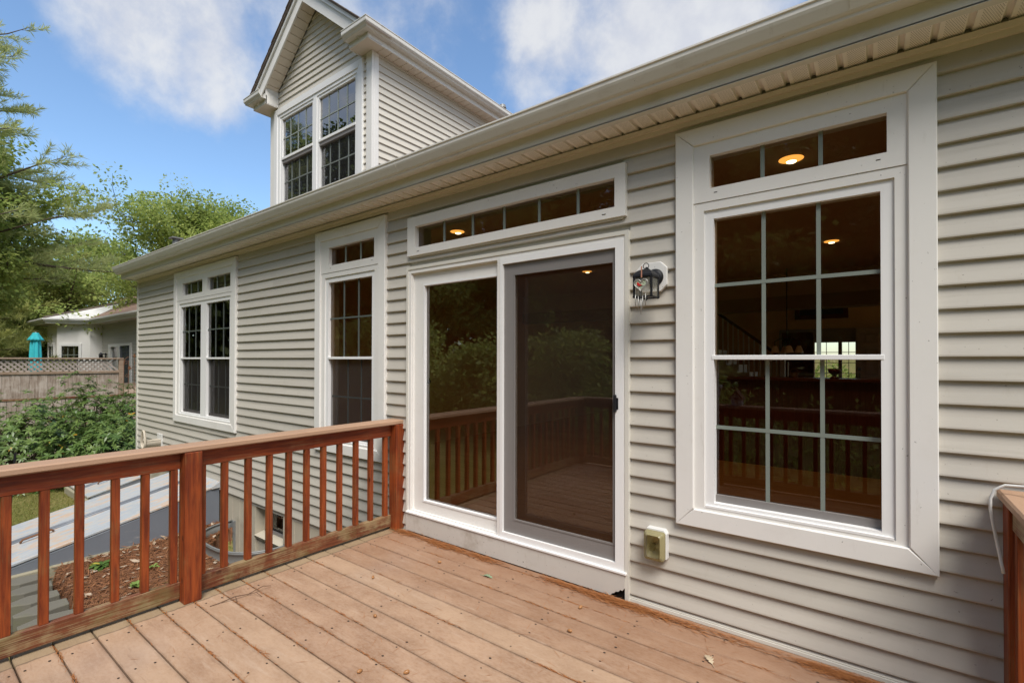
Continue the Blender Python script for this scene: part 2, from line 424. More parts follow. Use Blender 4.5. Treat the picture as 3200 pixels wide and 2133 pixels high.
class MB:
    def __init__(self):
        self.v, self.f = [], []

    def add(self, vs, fs):
        o = len(self.v)
        self.v.extend([tuple(p) for p in vs])
        self.f.extend([tuple(i + o for i in q) for q in fs])
        return self

    def box(self, x0, x1, y0, y1, z0, z1):
        vs = [(x0, y0, z0), (x1, y0, z0), (x1, y1, z0), (x0, y1, z0), (x0, y0, z1), (x1, y0, z1), (x1, y1, z1), (x0, y1, z1)]
        return self.add(vs, [(0, 3, 2, 1), (4, 5, 6, 7), (0, 1, 5, 4), (1, 2, 6, 5), (2, 3, 7, 6), (3, 0, 4, 7)])

    def cbox(self, x0, x1, y0, y1, z0, z1, c=.003):
        """box with its twelve edges eased"""
        xs, ys, zs = (x0, x1), (y0, y1), (z0, z1)
        vs, idx = [], {}
        sg = (-1, 1)
        for a in (0, 1):
            for b in (0, 1):
                for d in (0, 1):
                    X, Y, Z = xs[a], ys[b], zs[d]
                    ix, iy, iz = -sg[a] * c, -sg[b] * c, -sg[d] * c
                    for k, p in enumerate(((X, Y + iy, Z + iz), (X + ix, Y, Z + iz), (X + ix, Y + iy, Z))):
                        idx[(a, b, d, k)] = len(vs)
                        vs.append(p)
        I = lambda a, b, d, k: idx[(a, b, d, k)]
        fs = []
        for a in (0, 1):
            q = [I(a, 0, 0, 0), I(a, 1, 0, 0), I(a, 1, 1, 0), I(a, 0, 1, 0)]
            fs.append(q if a else q[::-1])
        for b in (0, 1):
            q = [I(0, b, 0, 1), I(1, b, 0, 1), I(1, b, 1, 1), I(0, b, 1, 1)]
            fs.append(q[::-1] if b else q)
        for d in (0, 1):
            q = [I(0, 0, d, 2), I(1, 0, d, 2), I(1, 1, d, 2), I(0, 1, d, 2)]
            fs.append(q if d else q[::-1])
        for a in (0, 1):
            for b in (0, 1):
                q = [I(a, b, 0, 0), I(a, b, 1, 0), I(a, b, 1, 1), I(a, b, 0, 1)]
                fs.append(q if (a ^ b) else q[::-1])
            for d in (0, 1):
                q = [I(a, 0, d, 0), I(a, 0, d, 2), I(a, 1, d, 2), I(a, 1, d, 0)]
                fs.append(q if (a ^ d) else q[::-1])
        for b in (0, 1):
            for d in (0, 1):
                q = [I(0, b, d, 1), I(0, b, d, 2), I(1, b, d, 2), I(1, b, d, 1)]
                fs.append(q[::-1] if (b ^ d) else q)
        for a in (0, 1):
            for b in (0, 1):
                for d in (0, 1):
                    q = [I(a, b, d, 0), I(a, b, d, 1), I(a, b, d, 2)]
                    fs.append(q if (a + b + d) % 2 else q[::-1])
        return self.add(vs, fs)

    def prism(self, poly, axis, a0, a1):
        """poly: 2-D points in the two other axes (in xyz order), extruded along AXIS"""
        k = 'xyz'.index(axis)
        n = len(poly)
        def P(p, a):
            q = list(p)
            q.insert(k, a)
            return tuple(q)
        vs = [P(p, a0) for p in poly] + [P(p, a1) for p in poly]
        fs = [tuple(range(n))[::-1], tuple(range(n, 2 * n))] + [(i, (i + 1) % n, n + (i + 1) % n, n + i) for i in range(n)]
        return self.add(vs, fs)

    def plate(self, x0, x1, z0, z1, holes, yf, yb):
        """upright board from yf (front, smaller y) to yb with rectangular holes (hx0, hx1, hz0, hz1)"""
        xs = sorted({x0, x1, *[h[0] for h in holes], *[h[1] for h in holes]})
        zs = sorted({z0, z1, *[h[2] for h in holes], *[h[3] for h in holes]})
        nx, nz = len(xs) - 1, len(zs) - 1
        solid = [[not any(h[0] - 1e-6 <= (xs[i] + xs[i + 1]) / 2 <= h[1] + 1e-6 and h[2] - 1e-6 <= (zs[j] + zs[j + 1]) / 2 <= h[3] + 1e-6 for h in holes)
                  for j in range(nz)] for i in range(nx)]
        S = lambda i, j: 0 <= i < nx and 0 <= j < nz and solid[i][j]
        for i in range(nx):
            for j in range(nz):
                if not solid[i][j]:
                    continue
                a, b, c, d = xs[i], xs[i + 1], zs[j], zs[j + 1]
                self.add([(a, yf, c), (b, yf, c), (b, yf, d), (a, yf, d)], [(0, 1, 2, 3)])
                self.add([(a, yb, c), (b, yb, c), (b, yb, d), (a, yb, d)], [(3, 2, 1, 0)])
                if not S(i - 1, j):
                    self.add([(a, yf, c), (a, yb, c), (a, yb, d), (a, yf, d)], [(3, 2, 1, 0)])
                if not S(i + 1, j):
                    self.add([(b, yf, c), (b, yb, c), (b, yb, d), (b, yf, d)], [(0, 1, 2, 3)])
                if not S(i, j - 1):
                    self.add([(a, yf, c), (b, yf, c), (b, yb, c), (a, yb, c)], [(3, 2, 1, 0)])
                if not S(i, j + 1):
                    self.add([(a, yf, d), (b, yf, d), (b, yb, d), (a, yb, d)], [(0, 1, 2, 3)])
        return self

    def tube(self, path, r, n=8, cap=True, close=False):
        P = [Vector(p) for p in path]
        m = len(P)
        rs = r if isinstance(r, (list, tuple)) else [r] * m
        ref = None
        rings = []
        for i in range(m):
            a = P[(i - 1) % m] if (close or i > 0) else P[i]
            b = P[(i + 1) % m] if (close or i < m - 1) else P[i]
            d = (b - a)
            d = d.normalized() if d.length > 1e-9 else Vector((0, 0, 1))
            if ref is None:
                ref = Vector((0, 0, 1)) if abs(d.z) < .9 else Vector((1, 0, 0))
            u = d.cross(ref)
            if u.length < 1e-6:
                u = d.cross(Vector((.3, .8, .1)))
            u.normalize()
            w = u.cross(d)
            ref = w
            rings.append([P[i] + (u * math.cos(2 * PI * k / n) + w * math.sin(2 * PI * k / n)) * rs[i] for k in range(n)])
        vs = [p for q in rings for p in q]
        fs = []
        for i in range(m if close else m - 1):
            j = (i + 1) % m
            for k in range(n):
                fs.append((i * n + k, j * n + k, j * n + (k + 1) % n, i * n + (k + 1) % n))
        if cap and not close:
            fs.append(tuple(range(n)))
            fs.append(tuple(range((m - 1) * n, m * n))[::-1])
        return self.add(vs, fs)

    def lathe(self, prof, c=(0, 0, 0), n=24, axis='z', squash=None):
        """prof: (radius, height) points"""
        vs, fs = [], []
        for r, h in prof:
            for k in range(n):
                a = 2 * PI * k / n
                rr = r * (squash(a, h) if squash else 1)
                p = (rr * math.cos(a), rr * math.sin(a), h)
                if axis == 'y':
                    p = (p[0], p[2], p[1])
                elif axis == 'x':
                    p = (p[2], p[0], p[1])
                vs.append((p[0] + c[0], p[1] + c[1], p[2] + c[2]))
        for i in range(len(prof) - 1):
            for k in range(n):
                fs.append((i * n + k, i * n + (k + 1) % n, (i + 1) * n + (k + 1) % n, (i + 1) * n + k))
        fs.append(tuple(range(n))[::-1])
        fs.append(tuple(range((len(prof) - 1) * n, len(prof) * n)))
        return self.add(vs, fs)

    def mesh(self, name, mat=None, smooth=False):
        me = bpy.data.meshes.new(name)
        me.from_pydata(self.v, [], self.f)
        me.validate()
        if mat:
            me.materials.append(mat)
        if smooth:
            for p in me.polygons:
                p.use_smooth = True
        me.update()
        return me

    def build(self, name, mat, parent=None, smooth=False, loc=(0, 0, 0), bevel=0):
        return put(name, self.mesh(name, mat, smooth), parent, loc, bevel, smooth)


def put(name, me, parent=None, loc=(0, 0, 0), bevel=0, smooth=False, rot=None):
    o = bpy.data.objects.new(name, me)
    COL.objects.link(o)
    loc = Vector(loc)
    WORLD[o.name] = loc
    o.location = loc - (WORLD[parent.name] if parent else Vector())
    if parent:
        o.parent = parent
    if rot:
        o.rotation_euler = rot
    if bevel:
        b = o.modifiers.new('bevel', 'BEVEL')
        b.width = bevel
        b.segments = 2
        b.limit_method = 'ANGLE'
        b.angle_limit = R(40)
    return o


def empty(name, loc=(0, 0, 0), parent=None):
    return put(name, None, parent, loc)


def tag(o, label=None, cat=None, group=None, kind=None):
    if label:
        o['label'] = label
    if cat:
        o['category'] = cat
    if group:
        o['group'] = group
    if kind:
        o['kind'] = kind
    return o


def thing(name, label, cat, loc=(0, 0, 0), group=None):
    return tag(empty(name, loc), label, cat, group)


def np_mesh(name, verts, faces4, mat, hue=None):
    """fast mesh from numpy: verts (N,3), quads or tris (M,k)"""
    me = bpy.data.meshes.new(name)
    nv, nf, k = len(verts), len(faces4), faces4.shape[1]
    me.vertices.add(nv)
    me.vertices.foreach_set('co', np.ascontiguousarray(verts, dtype=np.float32).ravel())
    me.loops.add(nf * k)
    me.polygons.add(nf)
    me.loops.foreach_set('vertex_index', np.ascontiguousarray(faces4, dtype=np.int32).ravel())
    me.polygons.foreach_set('loop_start', np.arange(0, nf * k, k, dtype=np.int32))
    me.polygons.foreach_set('loop_total', np.full(nf, k, dtype=np.int32))
    me.materials.append(mat)
    me.update(calc_edges=True)
    if hue is not None:
        a = me.attributes.new('hue', 'FLOAT', 'FACE')
        a.data.foreach_set('value', np.ascontiguousarray(hue, dtype=np.float32))
    return me


def unit(a):
    return a / np.maximum(np.linalg.norm(a, axis=1, keepdims=True), 1e-9)


def leaf_quads(c, d, nrm, ln, wd, fold=.0):
    """one diamond-shaped leaf per row: c base, d direction, nrm facing, ln length, wd width"""
    d = unit(d)
    s = unit(np.cross(d, nrm))
    up = np.cross(s, d)
    ln = np.asarray(ln).reshape(-1, 1)
    wd = np.asarray(wd).reshape(-1, 1)
    m = c + d * ln * .5 + up * ln * fold
    v = np.stack([c, m + s * wd * .5, c + d * ln, m - s * wd * .5], 1).reshape(-1, 3)
    n = len(c)
    f = np.arange(n * 4).reshape(n, 4)
    return v, f


# ------------------------------------------------------------------ sky-high structure: ground
def zground(x, y):
    z = np.full_like(x, -.80)
    bed = np.clip((x + 7.2) / .5, 0, 1) * np.clip((y + 1.62) / .10, 0, 1)
    z = z + bed * .09
    low = np.clip((x + 6.95) / .15, 0, 1) * np.clip((-1.55 - y) / .12, 0, 1)
    z = z - low * .50 - .75 * np.clip((1 - np.hypot((x + 5.62) / .62, np.minimum(y, 0) / .48)) / .06, 0, 1) * (y < .3)
    z = z + np.clip(-6.5 - y, 0, 14) * .14 + np.clip(-x - 30, 0, 60) * .05 + np.clip(y - 30, 0, 60) * .05
    z = z + (np.sin(x * 1.7) * np.cos(y * 1.3)) * .012 - np.clip(np.hypot(x, y) - 90, 0, 1e9) * .004
    return z


def axis_pts(lo, hi, near0, near1, step):
    a = list(np.arange(near0, near1 + 1e-6, step))
    x, s = near1, step
    while x < hi:
        s *= 1.35
        x += s
        a.append(x)
    x, s = near0, step
    while x > lo:
        s *= 1.35
        x -= s
        a.insert(0, x)
    return np.array(a)


gx, gy = axis_pts(-900, 900, -12.5, 1.0, .125), axis_pts(-900, 900, -4.0, 1.0, .0625 * 2)
GX, GY = np.meshgrid(gx, gy, indexing='ij')
gv = np.stack([GX, GY, zground(GX, GY)], -1).reshape(-1, 3)
ny = len(gy)
ii, jj = np.meshgrid(np.arange(len(gx) - 1), np.arange(ny - 1), indexing='ij')
b0 = (ii * ny + jj).ravel()
gf = np.stack([b0, b0 + ny, b0 + ny + 1, b0 + 1], 1)
gm = np_mesh('ground', gv, gf, M['ground'])
gm.polygons.foreach_set('use_smooth', np.ones(len(gf), dtype=bool))
tag(put('ground', gm), kind='structure')
# pine-straw bed between the bulkhead and the deck: its own thin sheet following the ground
mx_, my_ = np.arange(-6.72, -2.9, .06), np.arange(-1.66, .02, .06)
MX, MY = np.meshgrid(mx_, my_, indexing='ij')
MZ = zground(MX, MY) + .012 + rng.normal(0, .006, MX.shape) + .03 * np.clip((MY + .6) / .6, 0, 1)
MZ = MZ - .45 * np.clip((1 - np.hypot((MX + 5.62) / .60, np.minimum(MY, 0) / .46)) / .06, 0, 1)
mv = np.stack([MX, MY, MZ], -1).reshape(-1, 3)
k = len(my_)
ii, jj = np.meshgrid(np.arange(len(mx_) - 1), np.arange(k - 1), indexing='ij')
b0 = (ii * k + jj).ravel()
tag(put('mulch_bed', np_mesh('mulch_bed', mv, np.stack([b0, b0 + k, b0 + k + 1, b0 + 1], 1), M['mulch'])), kind='structure')


def zbed(x, y):
    return zground(np.asarray(x, float), np.asarray(y, float)) - .45 * np.clip((1 - np.hypot((np.asarray(x) + 5.62) / .60, np.minimum(y, 0) / .46)) / .06, 0, 1) + .016 + .03 * np.clip((np.asarray(y, float) + .6) / .6, 0, 1)


# ------------------------------------------------------------------ the house
EXPO = .0975
LAP0 = .526 - 8 * EXPO + .0            # lowest lap, just above the foundation
XL, XR = -9.83, 3.4
house = thing('house', 'large grey clapboard house with white trim and a gabled dormer above the deck', 'house', (-4, 4, -.8))


def course_mb(x0, x1, z, cl=0.0, cr=0.0, h=EXPO):
    """one clapboard: z is its lower lip; cl/cr shorten its upper edge on the left/right for gable ends"""
    prof = [(-.003, 0.0), (-.0250, 0.0), (-.0270, .003), (-.0266, .010), (-.0175, h * .52), (-.0080, h + .006), (-.003, h + .006)]
    m = MB()
    n = len(prof)
    H = h + .006
    vs = [(x0 + cl * q[1] / H, q[0], z + q[1]) for q in prof] + [(x1 - cr * q[1] / H, q[0], z + q[1]) for q in prof]
    fs = [tuple(range(n)), tuple(range(n, 2 * n))[::-1]] + [(i, n + i, n + (i + 1) % n, (i + 1) % n) for i in range(n)]
    return m.add(vs, [f[::-1] for f in fs])


W1 = dict(x=(-.867, .208), z=(.506, 2.622))
W2 = dict(x=(-4.425, -3.34), z=(.506, 2.630))
W3 = dict(x=(-8.145, -6.160), z=(.500, 2.636))
TR = dict(x=(-3.049, -1.155), z=(2.229, 2.539))
DR = dict(x=(-3.062, -1.137), z=(.000, 2.143))
# openings in the cladding: (x0, x1, z0, z1) of what the trim covers
cuts = [(W['x'][0] + .006, W['x'][1] - .006, W['z'][0] + .03, W['z'][1] - .04) for W in (W1, W2, W3)]
cuts += [(TR['x'][0] + .03, TR['x'][1] - .03, TR['z'][0] + .05, TR['z'][1] - .05), (DR['x'][0], DR['x'][1], -.5, DR['z'][1] - .02)]
z = LAP0
while z < 2.66:
    zt = z + EXPO
    segs = [(XL + .06, XR)]
    if z < -.06:
        segs = [(XL + .06, -3.30)]
    for c in cuts:
        if c[2] < zt - .012 and c[3] > z + .012:
            nw = []
            for a, b in segs:
                if c[1] <= a or c[0] >= b:
                    nw.append((a, b))
                else:
                    if c[0] - a > .01:
                        nw.append((a, c[0]))
                    if b - c[1] > .01:
                        nw.append((c[1], b))
            segs = nw
    brk = []
    for a, b in segs:
        j = XL + .06 + ((int(round((z - LAP0) / EXPO)) * 1.31) % 3.66) + 1.0
        cutp = [q for q in (j, j + 3.66, j + 7.32, j + 10.98) if a + .4 < q < b - .4 and (z > .3 or q > -3)]
        cur = a
        for q in cutp:
            brk.append((cur, q + .025, 0.0))
            cur = q
        brk.append((cur, b, .0016 if cutp else 0.0))
    for a, b, _ in brk:
        zz = max(z, .012) if (z < .012 and b > -1.2 and z > -.06) else z
        if zt - zz < .02:
            continue
        course_mb(a, b, zz, h=min(EXPO, zt - zz)).build('siding_plank', M['siding'], house, loc=(0, -_ + rnd.uniform(-.0006, .0006), rnd.uniform(-.0008, .0008)))
    z += EXPO
# corner post, starter strip over the deck, J-channel under the soffit
MB().cbox(XL, XL + .064, -.030, .05, -.31, 2.70).build('corner_board', M['fascia'], house)
MB().box(-1.137, XR, -.032, -.0, .0005, .017).build('starter_strip', M['fascia'], house)
MB().box(XL, XR, -.040, .0, 2.676, 2.700).box(XL, XR, -.028, .0, 2.652, 2.676).build('soffit_channel', M['soffit_plain'], house)


def solid_wall(x0, x1, z0, z1, y0, y1, holes):
    return MB().plate(x0, x1, z0, z1, holes, y0, y1)


H1, H2, H3 = (-.74, .085, .61, 2.50), (-4.29, -3.47, .61, 2.50), (-8.00, -6.29, .61, 2.50)
HD, HT = (-2.98, -1.19, .15, 2.09), (-2.97, -1.20, 2.27, 2.48)
solid_wall(XL + .02, XR, -.30, 2.80, -.003, .14, [H1, H2, H3, HD, HT]).build('wall', M['siding'], house)
# foundation with form-board ribs, painted like the house
fb = MB()
for f0, f1 in ((XL + .03, -5.72), (-5.09, -3.2)):
    x = f0
    while x < f1 - .01:
        w = rnd.choice([.19, .24, .30])
        fb.cbox(x, min(x + w - .006, f1), -.002 + rnd.uniform(-.003, .002), .22, -1.25, -.262, .002)
        x += w
fb.box(-5.72, -5.09, .03, .22, -1.3, -.66)
fb.build('foundation', M['concrete'], house)
# basement window beside the well
bw = empty('basement_window', (-5.4, .1, -.5), house)
MB().plate(-5.72, -5.09, -.66, -.25, [(-5.685, -5.125, -.60, -.27)], .10, .14).build('frame', M['concrete'], bw)
MB().box(-5.125, -5.10, .015, .10, -.66, -.262).build('jamb', M['grey_frame'], bw)
MB().prism([(.0, -.665), (.10, -.655), (.10, -.60), (-.02, -.625)], 'x', -5.715, -5.126).build('sill', M['concrete'], bw)
MB().box(-5.685, -5.125, .09, .12, -.60, -.575).build('sash', M['grey_frame'], bw)
MB().add([(-5.69, .125, -.60), (-5.12, .125, -.60), (-5.12, .125, -.26), (-5.69, .125, -.26)], [(0, 1, 2, 3)]).build('pane', M['glass'], bw)
MB().plate(-5.70, -5.1, -.66, -.25, [], .30, .34).build('basement_void', M['dark'], house)


def casing(win, x0, x1, z0, z1, w, yf=-.047, mat='trim', yb=-.002):
    """four mitred boards with a hairline joint at each corner"""
    g = .0007
    T = [((x0, z1), (x1, z1), (x1 - w, z1 - w), (x0 + w, z1 - w)), ((x1, z0), (x0, z0), (x0 + w, z0 + w), (x1 - w, z0 + w)),
         ((x0, z0), (x0, z1), (x0 + w, z1 - w), (x0 + w, z0 + w)), ((x1, z1), (x1, z0), (x1 - w, z0 + w), (x1 - w, z1 - w))]
    for i, q in enumerate(T):
        cx = sum(p[0] for p in q) / 4
        cz = sum(p[1] for p in q) / 4
        d = [(p[0] + (g if p[0] < cx else -g), p[1] + (g if p[1] < cz else -g)) for p in q]
        m = MB()
        e = .004
        def inset(p, e):
            return (p[0] + (e if p[0] < cx else -e), p[1] + (e if p[1] < cz else -e))
        n = 4
        vs = [(p[0], yb, p[1]) for p in d] + [(p[0], yf + .004, p[1]) for p in d] + [(inset(p, e)[0], yf, inset(p, e)[1]) for p in d]
        fs = [(0, 1, 2, 3)] + [(k, 4 + k, 4 + (k + 1) % 4, (k + 1) % 4) for k in range(4)] + [(4 + k, 8 + k, 8 + (k + 1) % 4, 4 + (k + 1) % 4) for k in range(4)] + [(11, 10, 9, 8)]
        m.add(vs, fs)
        m.build('casing_board', M[mat], win)


def pane_obj(x0, x1, z0, z1, y, parent, mat='glass', name='pane'):
    return MB().add([(x0, y, z0), (x1, y, z0), (x1, y, z1), (x0, y, z1)], [(0, 1, 2, 3)]).build(name, M[mat], parent)


def muntins(xs, zs, x0, x1, z0, z1, y, parent, w=.009, mt='muntin'):
    for xx in xs:
        MB().box(xx - w, xx + w, y, y + .006, z0, z1).build('muntin', M[mt], parent)
    for zz in zs:
        MB().box(x0, x1, y - .0012, y + .0048, zz - w, zz + w).build('muntin', M[mt], parent)


def third(a, b):
    return [a + (b - a) / 3, a + (b - a) * 2 / 3]


def house_window(W, units, thole, screens, label, midgap):
    x0, x1 = W['x']
    z0, z1 = W['z']
    w = .096
    win = empty('window', ((x0 + x1) / 2, 0, z0), house)
    win['label'] = label
    casing(win, x0, x1, z0, z1, w)
    ix0, ix1, iz0, iz1 = x0 + w, x1 - w, z0 + w, z1 - w
    lip = .022
    MB().plate(ix0 - .01, ix1 + .01, 2.222, iz1 + .01, [(a, b, 2.290, 2.462) for a, b in thole], -.036, .05).build('transom_frame', M['trim'], win)
    MB().plate(ix0 - .01, ix1 + .01, iz0 - .01, 2.2205, [(units[0][0] - .046, units[-1][1] + .048, iz0 + .016, 2.176)], -.032, .05).build('jamb', M['trim'], win)
    # outer sash face
    MB().plate(units[0][0] - .05, units[-1][1] + .052, iz0 + .010, 2.180, [(a, b, .645, 2.130) for a, b in units], -.022, .046).build('frame', M['trim_white'], win)
    MB().box(units[0][0] - .040, units[-1][1] + .042, -.034, -.015, iz0 + .016, iz0 + .027).build('sill', M['trim_white'], win)
    # staple marks under the transom
    for xx in (thole[0][0] + .03, thole[-1][1] - .03):
        MB().box(xx - .008, xx + .008, -.0375, -.035, 2.262, 2.265).build('weep_hole', M['screw'], win)
    for a, b in thole:
        pane_obj(a - .004, b + .004, 2.286, 2.466, .000, win)
        muntins(third(a, b), [], a, b, 2.290, 2.462, -.007, win)
    for a, b in units:
        MB().cbox(a - .012, b + .012, -.024, .02, 1.392, 1.415, .002).build('meeting_rail', M['trim_white'], win)
        pane_obj(a - .003, b + .003, 1.41, 2.133, .006, win)
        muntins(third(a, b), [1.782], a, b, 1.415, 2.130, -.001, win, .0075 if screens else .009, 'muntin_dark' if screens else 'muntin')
        MB().box(a - .002, b + .002, .012, .045, .640, .682).build('sash_rail', M['grey_frame'], win)
        pane_obj(a - .003, b + .003, .68, 1.395, .030, win)
        if screens:
            pane_obj(a, b, .65, 1.392, .010, win, 'screen', 'screen')
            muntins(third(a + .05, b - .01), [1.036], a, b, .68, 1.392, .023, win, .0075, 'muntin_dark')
        else:
            muntins(third(a + .012, b + .012), [1.036], a, b, .68, 1.392, .023, win)
    return win


house_window(W1, [(-.674, .021)], [(-.690, .044)], False, 'large window beside the lantern, right of the sliding door', 0)
house_window(W2, [(-4.222, -3.545)], [(-4.199, -3.500)], True, 'narrow window behind the deck railing', 0)
house_window(W3, [(-7.925, -7.237), (-7.056, -6.364)], [(-7.845, -7.157), (-7.0, -6.320)], True, 'double window with a pair of small transoms', 0)

# transom over the sliding door
tw = empty('transom_window', (-2.1, 0, 2.23), house)
MB().plate(TR['x'][0], TR['x'][1], TR['z'][0], TR['z'][1], [(-2.957, -1.222, 2.290, 2.462)], -.050, .05).build('frame', M['trim'], tw, bevel=.002)
MB().box(TR['x'][0] + .02, TR['x'][1] - .02, -.038, -.0, TR['z'][0] - .012, TR['z'][0]).build('sill', M['fascia'], tw)
pane_obj(-2.96, -1.219, 2.287, 2.465, -.008, tw)
muntins([-2.661, -2.366, -2.072, -1.778, -1.485], [], -2.957, -1.222, 2.290, 2.462, -.0155, tw)
for xx in (-2.92, -1.29):
    MB().box(xx - .012, xx + .012, -.0515, -.049, 2.255, 2.259).build('weep_hole', M['screw'], tw)

# ------------------------------------------------------------------ sliding door
door = empty('sliding_door', (-2.1, 0, 0), house)
dx0, dx1 = DR['x']
MB().plate(dx0, dx1, .004, 2.143, [(dx0 + .022, dx1 - .022, -.1, 2.119)], -.046, .0).build('casing', M['fascia'], door, bevel=.002)
MB().plate(dx0 + .022, dx1 - .022, .150, 2.119, [(dx0 + .050, -2.112, .168, 2.088), (-2.066, -1.205, .190, 2.066)], -.040, .09).build('frame', M['trim'], door, bevel=.0025)
MB().plate(dx0 + .034, -2.09, .158, 2.104, [(dx0 + .060, -2.112, .176, 2.082)], -.030, .06).build('frame_step', M['trim'], door)
MB().plate(-2.085, -1.168, .166, 2.094, [(-2.062, -1.2205, .204, 2.052)], -.0445, .03).build('track_frame', M['trim_white'], door, bevel=.002)
# fixed leaf
MB().plate(-3.016, -2.10, .166, 2.09, [(-2.884, -2.129, .266, 1.986)], -.012, .045).build('fixed_panel', M['trim'], door, bevel=.003)
MB().plate(-2.892, -2.121, .258, 1.994, [(-2.879, -2.134, .271, 1.981)], -.017, .01).build('glazing_bead', M['trim_white'], door)
pane_obj(-2.882, -2.131, .268, 1.984, .010, door, 'glass_door')
# sliding leaf behind the screen
MB().plate(-2.12, -1.19, .166, 2.08, [(-2.02, -1.232, .270, 1.985)], .03, .075).build('sliding_panel', M['trim'], door)
pane_obj(-2.025, -1.228, .265, 1.99, .05, door, 'glass_door')
# insect screen
MB().plate(-2.061, -1.2215, .205, 2.051, [(-1.975, -1.238, .300, 1.974)], -.026, -.008).build('screen_frame', M['grey_frame'], door, bevel=.002)
MB().plate(-1.980, -1.233, .295, 1.979, [(-1.970, -1.243, .305, 1.969)], -.029, -.020).build('screen_spline', M['grey_frame'], door)
pane_obj(-1.975, -1.238, .300, 1.974, -.016, door, 'screen_door', 'screen')
hd = MB().cbox(-1.226, -1.211, -.062, -.040, 1.083, 1.186, .004).cbox(-1.222, -1.200, -.050, -.026, 1.100, 1.168, .003)
hd.build('handle', M['black'], door)
MB().lathe([(.012, 0), (.024, .002), (.024, .010), (.012, .012)], (-2.868, .012, 1.215), 16, 'y').build('latch', M['black'], door)
# kick board under the sill, rotted away at its right corner
kx = [(dx0 + .010, .012), (-2.2, .010), (-1.50, .010), (-1.245, .010), (-1.240, .022), (-1.222, .030), (-1.215, .040), (-1.196, .044), (-1.185, .058),
      (-1.172, .056), (-1.160, .072), (-1.160, .150), (dx0 + .010, .150)]
MB().prism(kx, 'y', -.052, -.030).build('kick_board', pmat('dirty_white_board', (.54, .51, .46), .55, .08, 3.0, dirt=(.33, .28, .22), dirt_amt=.65, dirt_scale=4.0, specks=.9), door)
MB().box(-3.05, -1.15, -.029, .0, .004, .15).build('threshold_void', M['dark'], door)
MB().cbox(dx0 + .012, dx1 - .010, -.060, -.01, .150, .1655, .003).build('sill', M['trim_white'], door)

# ------------------------------------------------------------------ eave, gutter, roof
eav = -.215
prof = [(-.072, 0.0), (-.067, .006), (.0, .006)]
sof = MB()
sp = .106
# one soffit panel: flat perforated face with a V groove on its right; runs from the wall to the fascia
sv = [(-.0465, 0.0), (.0355, 0.0), (.0378, .014), (.0420, .018), (.0530, .018), (.0575, .012), (.0595, 0.0)]
y0s, y1s = eav + .004, -.012
vs = [(p[0], y0s, p[1]) for p in sv] + [(p[0], y1s, p[1]) for p in sv]
n = len(sv)
sof.add(vs, [(i, i + 1, n + i + 1, n + i) for i in range(n - 1)])
sof_me = sof.mesh('soffit_panel', M['soffit'])
x = XL - .03
while x < XR:
    put('soffit_panel', sof_me, house, (x + .0465, 0, 2.712))
    x += sp
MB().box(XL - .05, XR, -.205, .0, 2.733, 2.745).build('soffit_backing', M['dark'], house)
# fascia with its returned lower lip
MB().box(XL - .070, XR, eav - .012, eav + .002, 2.704, 2.800).box(XL - .070, XR, eav - .012, eav + .030, 2.701, 2.709).build('fascia_board', M['fascia'], house)
gp = [(eav - .013, 2.778), (eav - .072, 2.774), (eav - .080, 2.777), (eav - .083, 2.789), (eav - .090, 2.793), (eav - .096, 2.800), (eav - .116, 2.838),
      (eav - .121, 2.850), (eav - .122, 2.868), (eav - .128, 2.873), (eav - .128, 2.882), (eav - .112, 2.882), (eav - .112, 2.874), (eav - .113, 2.850), (eav - .090, 2.805), (eav - .074, 2.784), (eav - .016, 2.786), (eav - .013, 2.868)]
XG = XL - .085
gut = MB().prism(gp, 'x', XG, XR).prism([q for q in gp[:13]] + [(eav - .013, 2.876)], 'x', XG - .003, XG + .002)
gut.build('gutter', M['gutter'], house)
for xs_ in (-5.62, -2.86, -.075):
    MB().prism([(q[0] - .0012, q[1] - .0012) for q in gp[:10]] + [(eav - .012, 2.87)], 'x', xs_ - .0016, xs_ + .0016).build('gutter_seam', M['fascia'], house)
for xs_ in (-6.1, -3.05, -.18, .02):
    MB().box(xs_ - .001, xs_ + .001, eav - .0135, eav - .011, 2.703, 2.778).build('fascia_joint', M['soffit_plain'], house)
# main roof plane, shingle courses only at the eave edge
S = .5
def roofz(y):
    return 2.872 + S * (y + .31)
rf = MB()
yy = -.30
ys = [-.335]
MB().add([(XL - .12, -.315, 2.868), (XR + .1, -.315, 2.868), (XR + .1, 7.8, roofz(7.8)), (XL - .12, 7.8, roofz(7.8)),
          (XL - .12, -.315, 2.85), (XR + .1, -.315, 2.85), (XR + .1, 7.8, roofz(7.8) - .12), (XL - .12, 7.8, roofz(7.8) - .12),
          (XL - .12, 10.6, roofz(7.8) - 2.0), (XR + .1, 10.6, roofz(7.8) - 2.0)],
         [(0, 1, 2, 3), (7, 6, 5, 4), (0, 4, 5, 1), (3, 2, 9, 8), (0, 3, 7, 4), (1, 5, 6, 2)]).build('roof', M['shingle'], house)
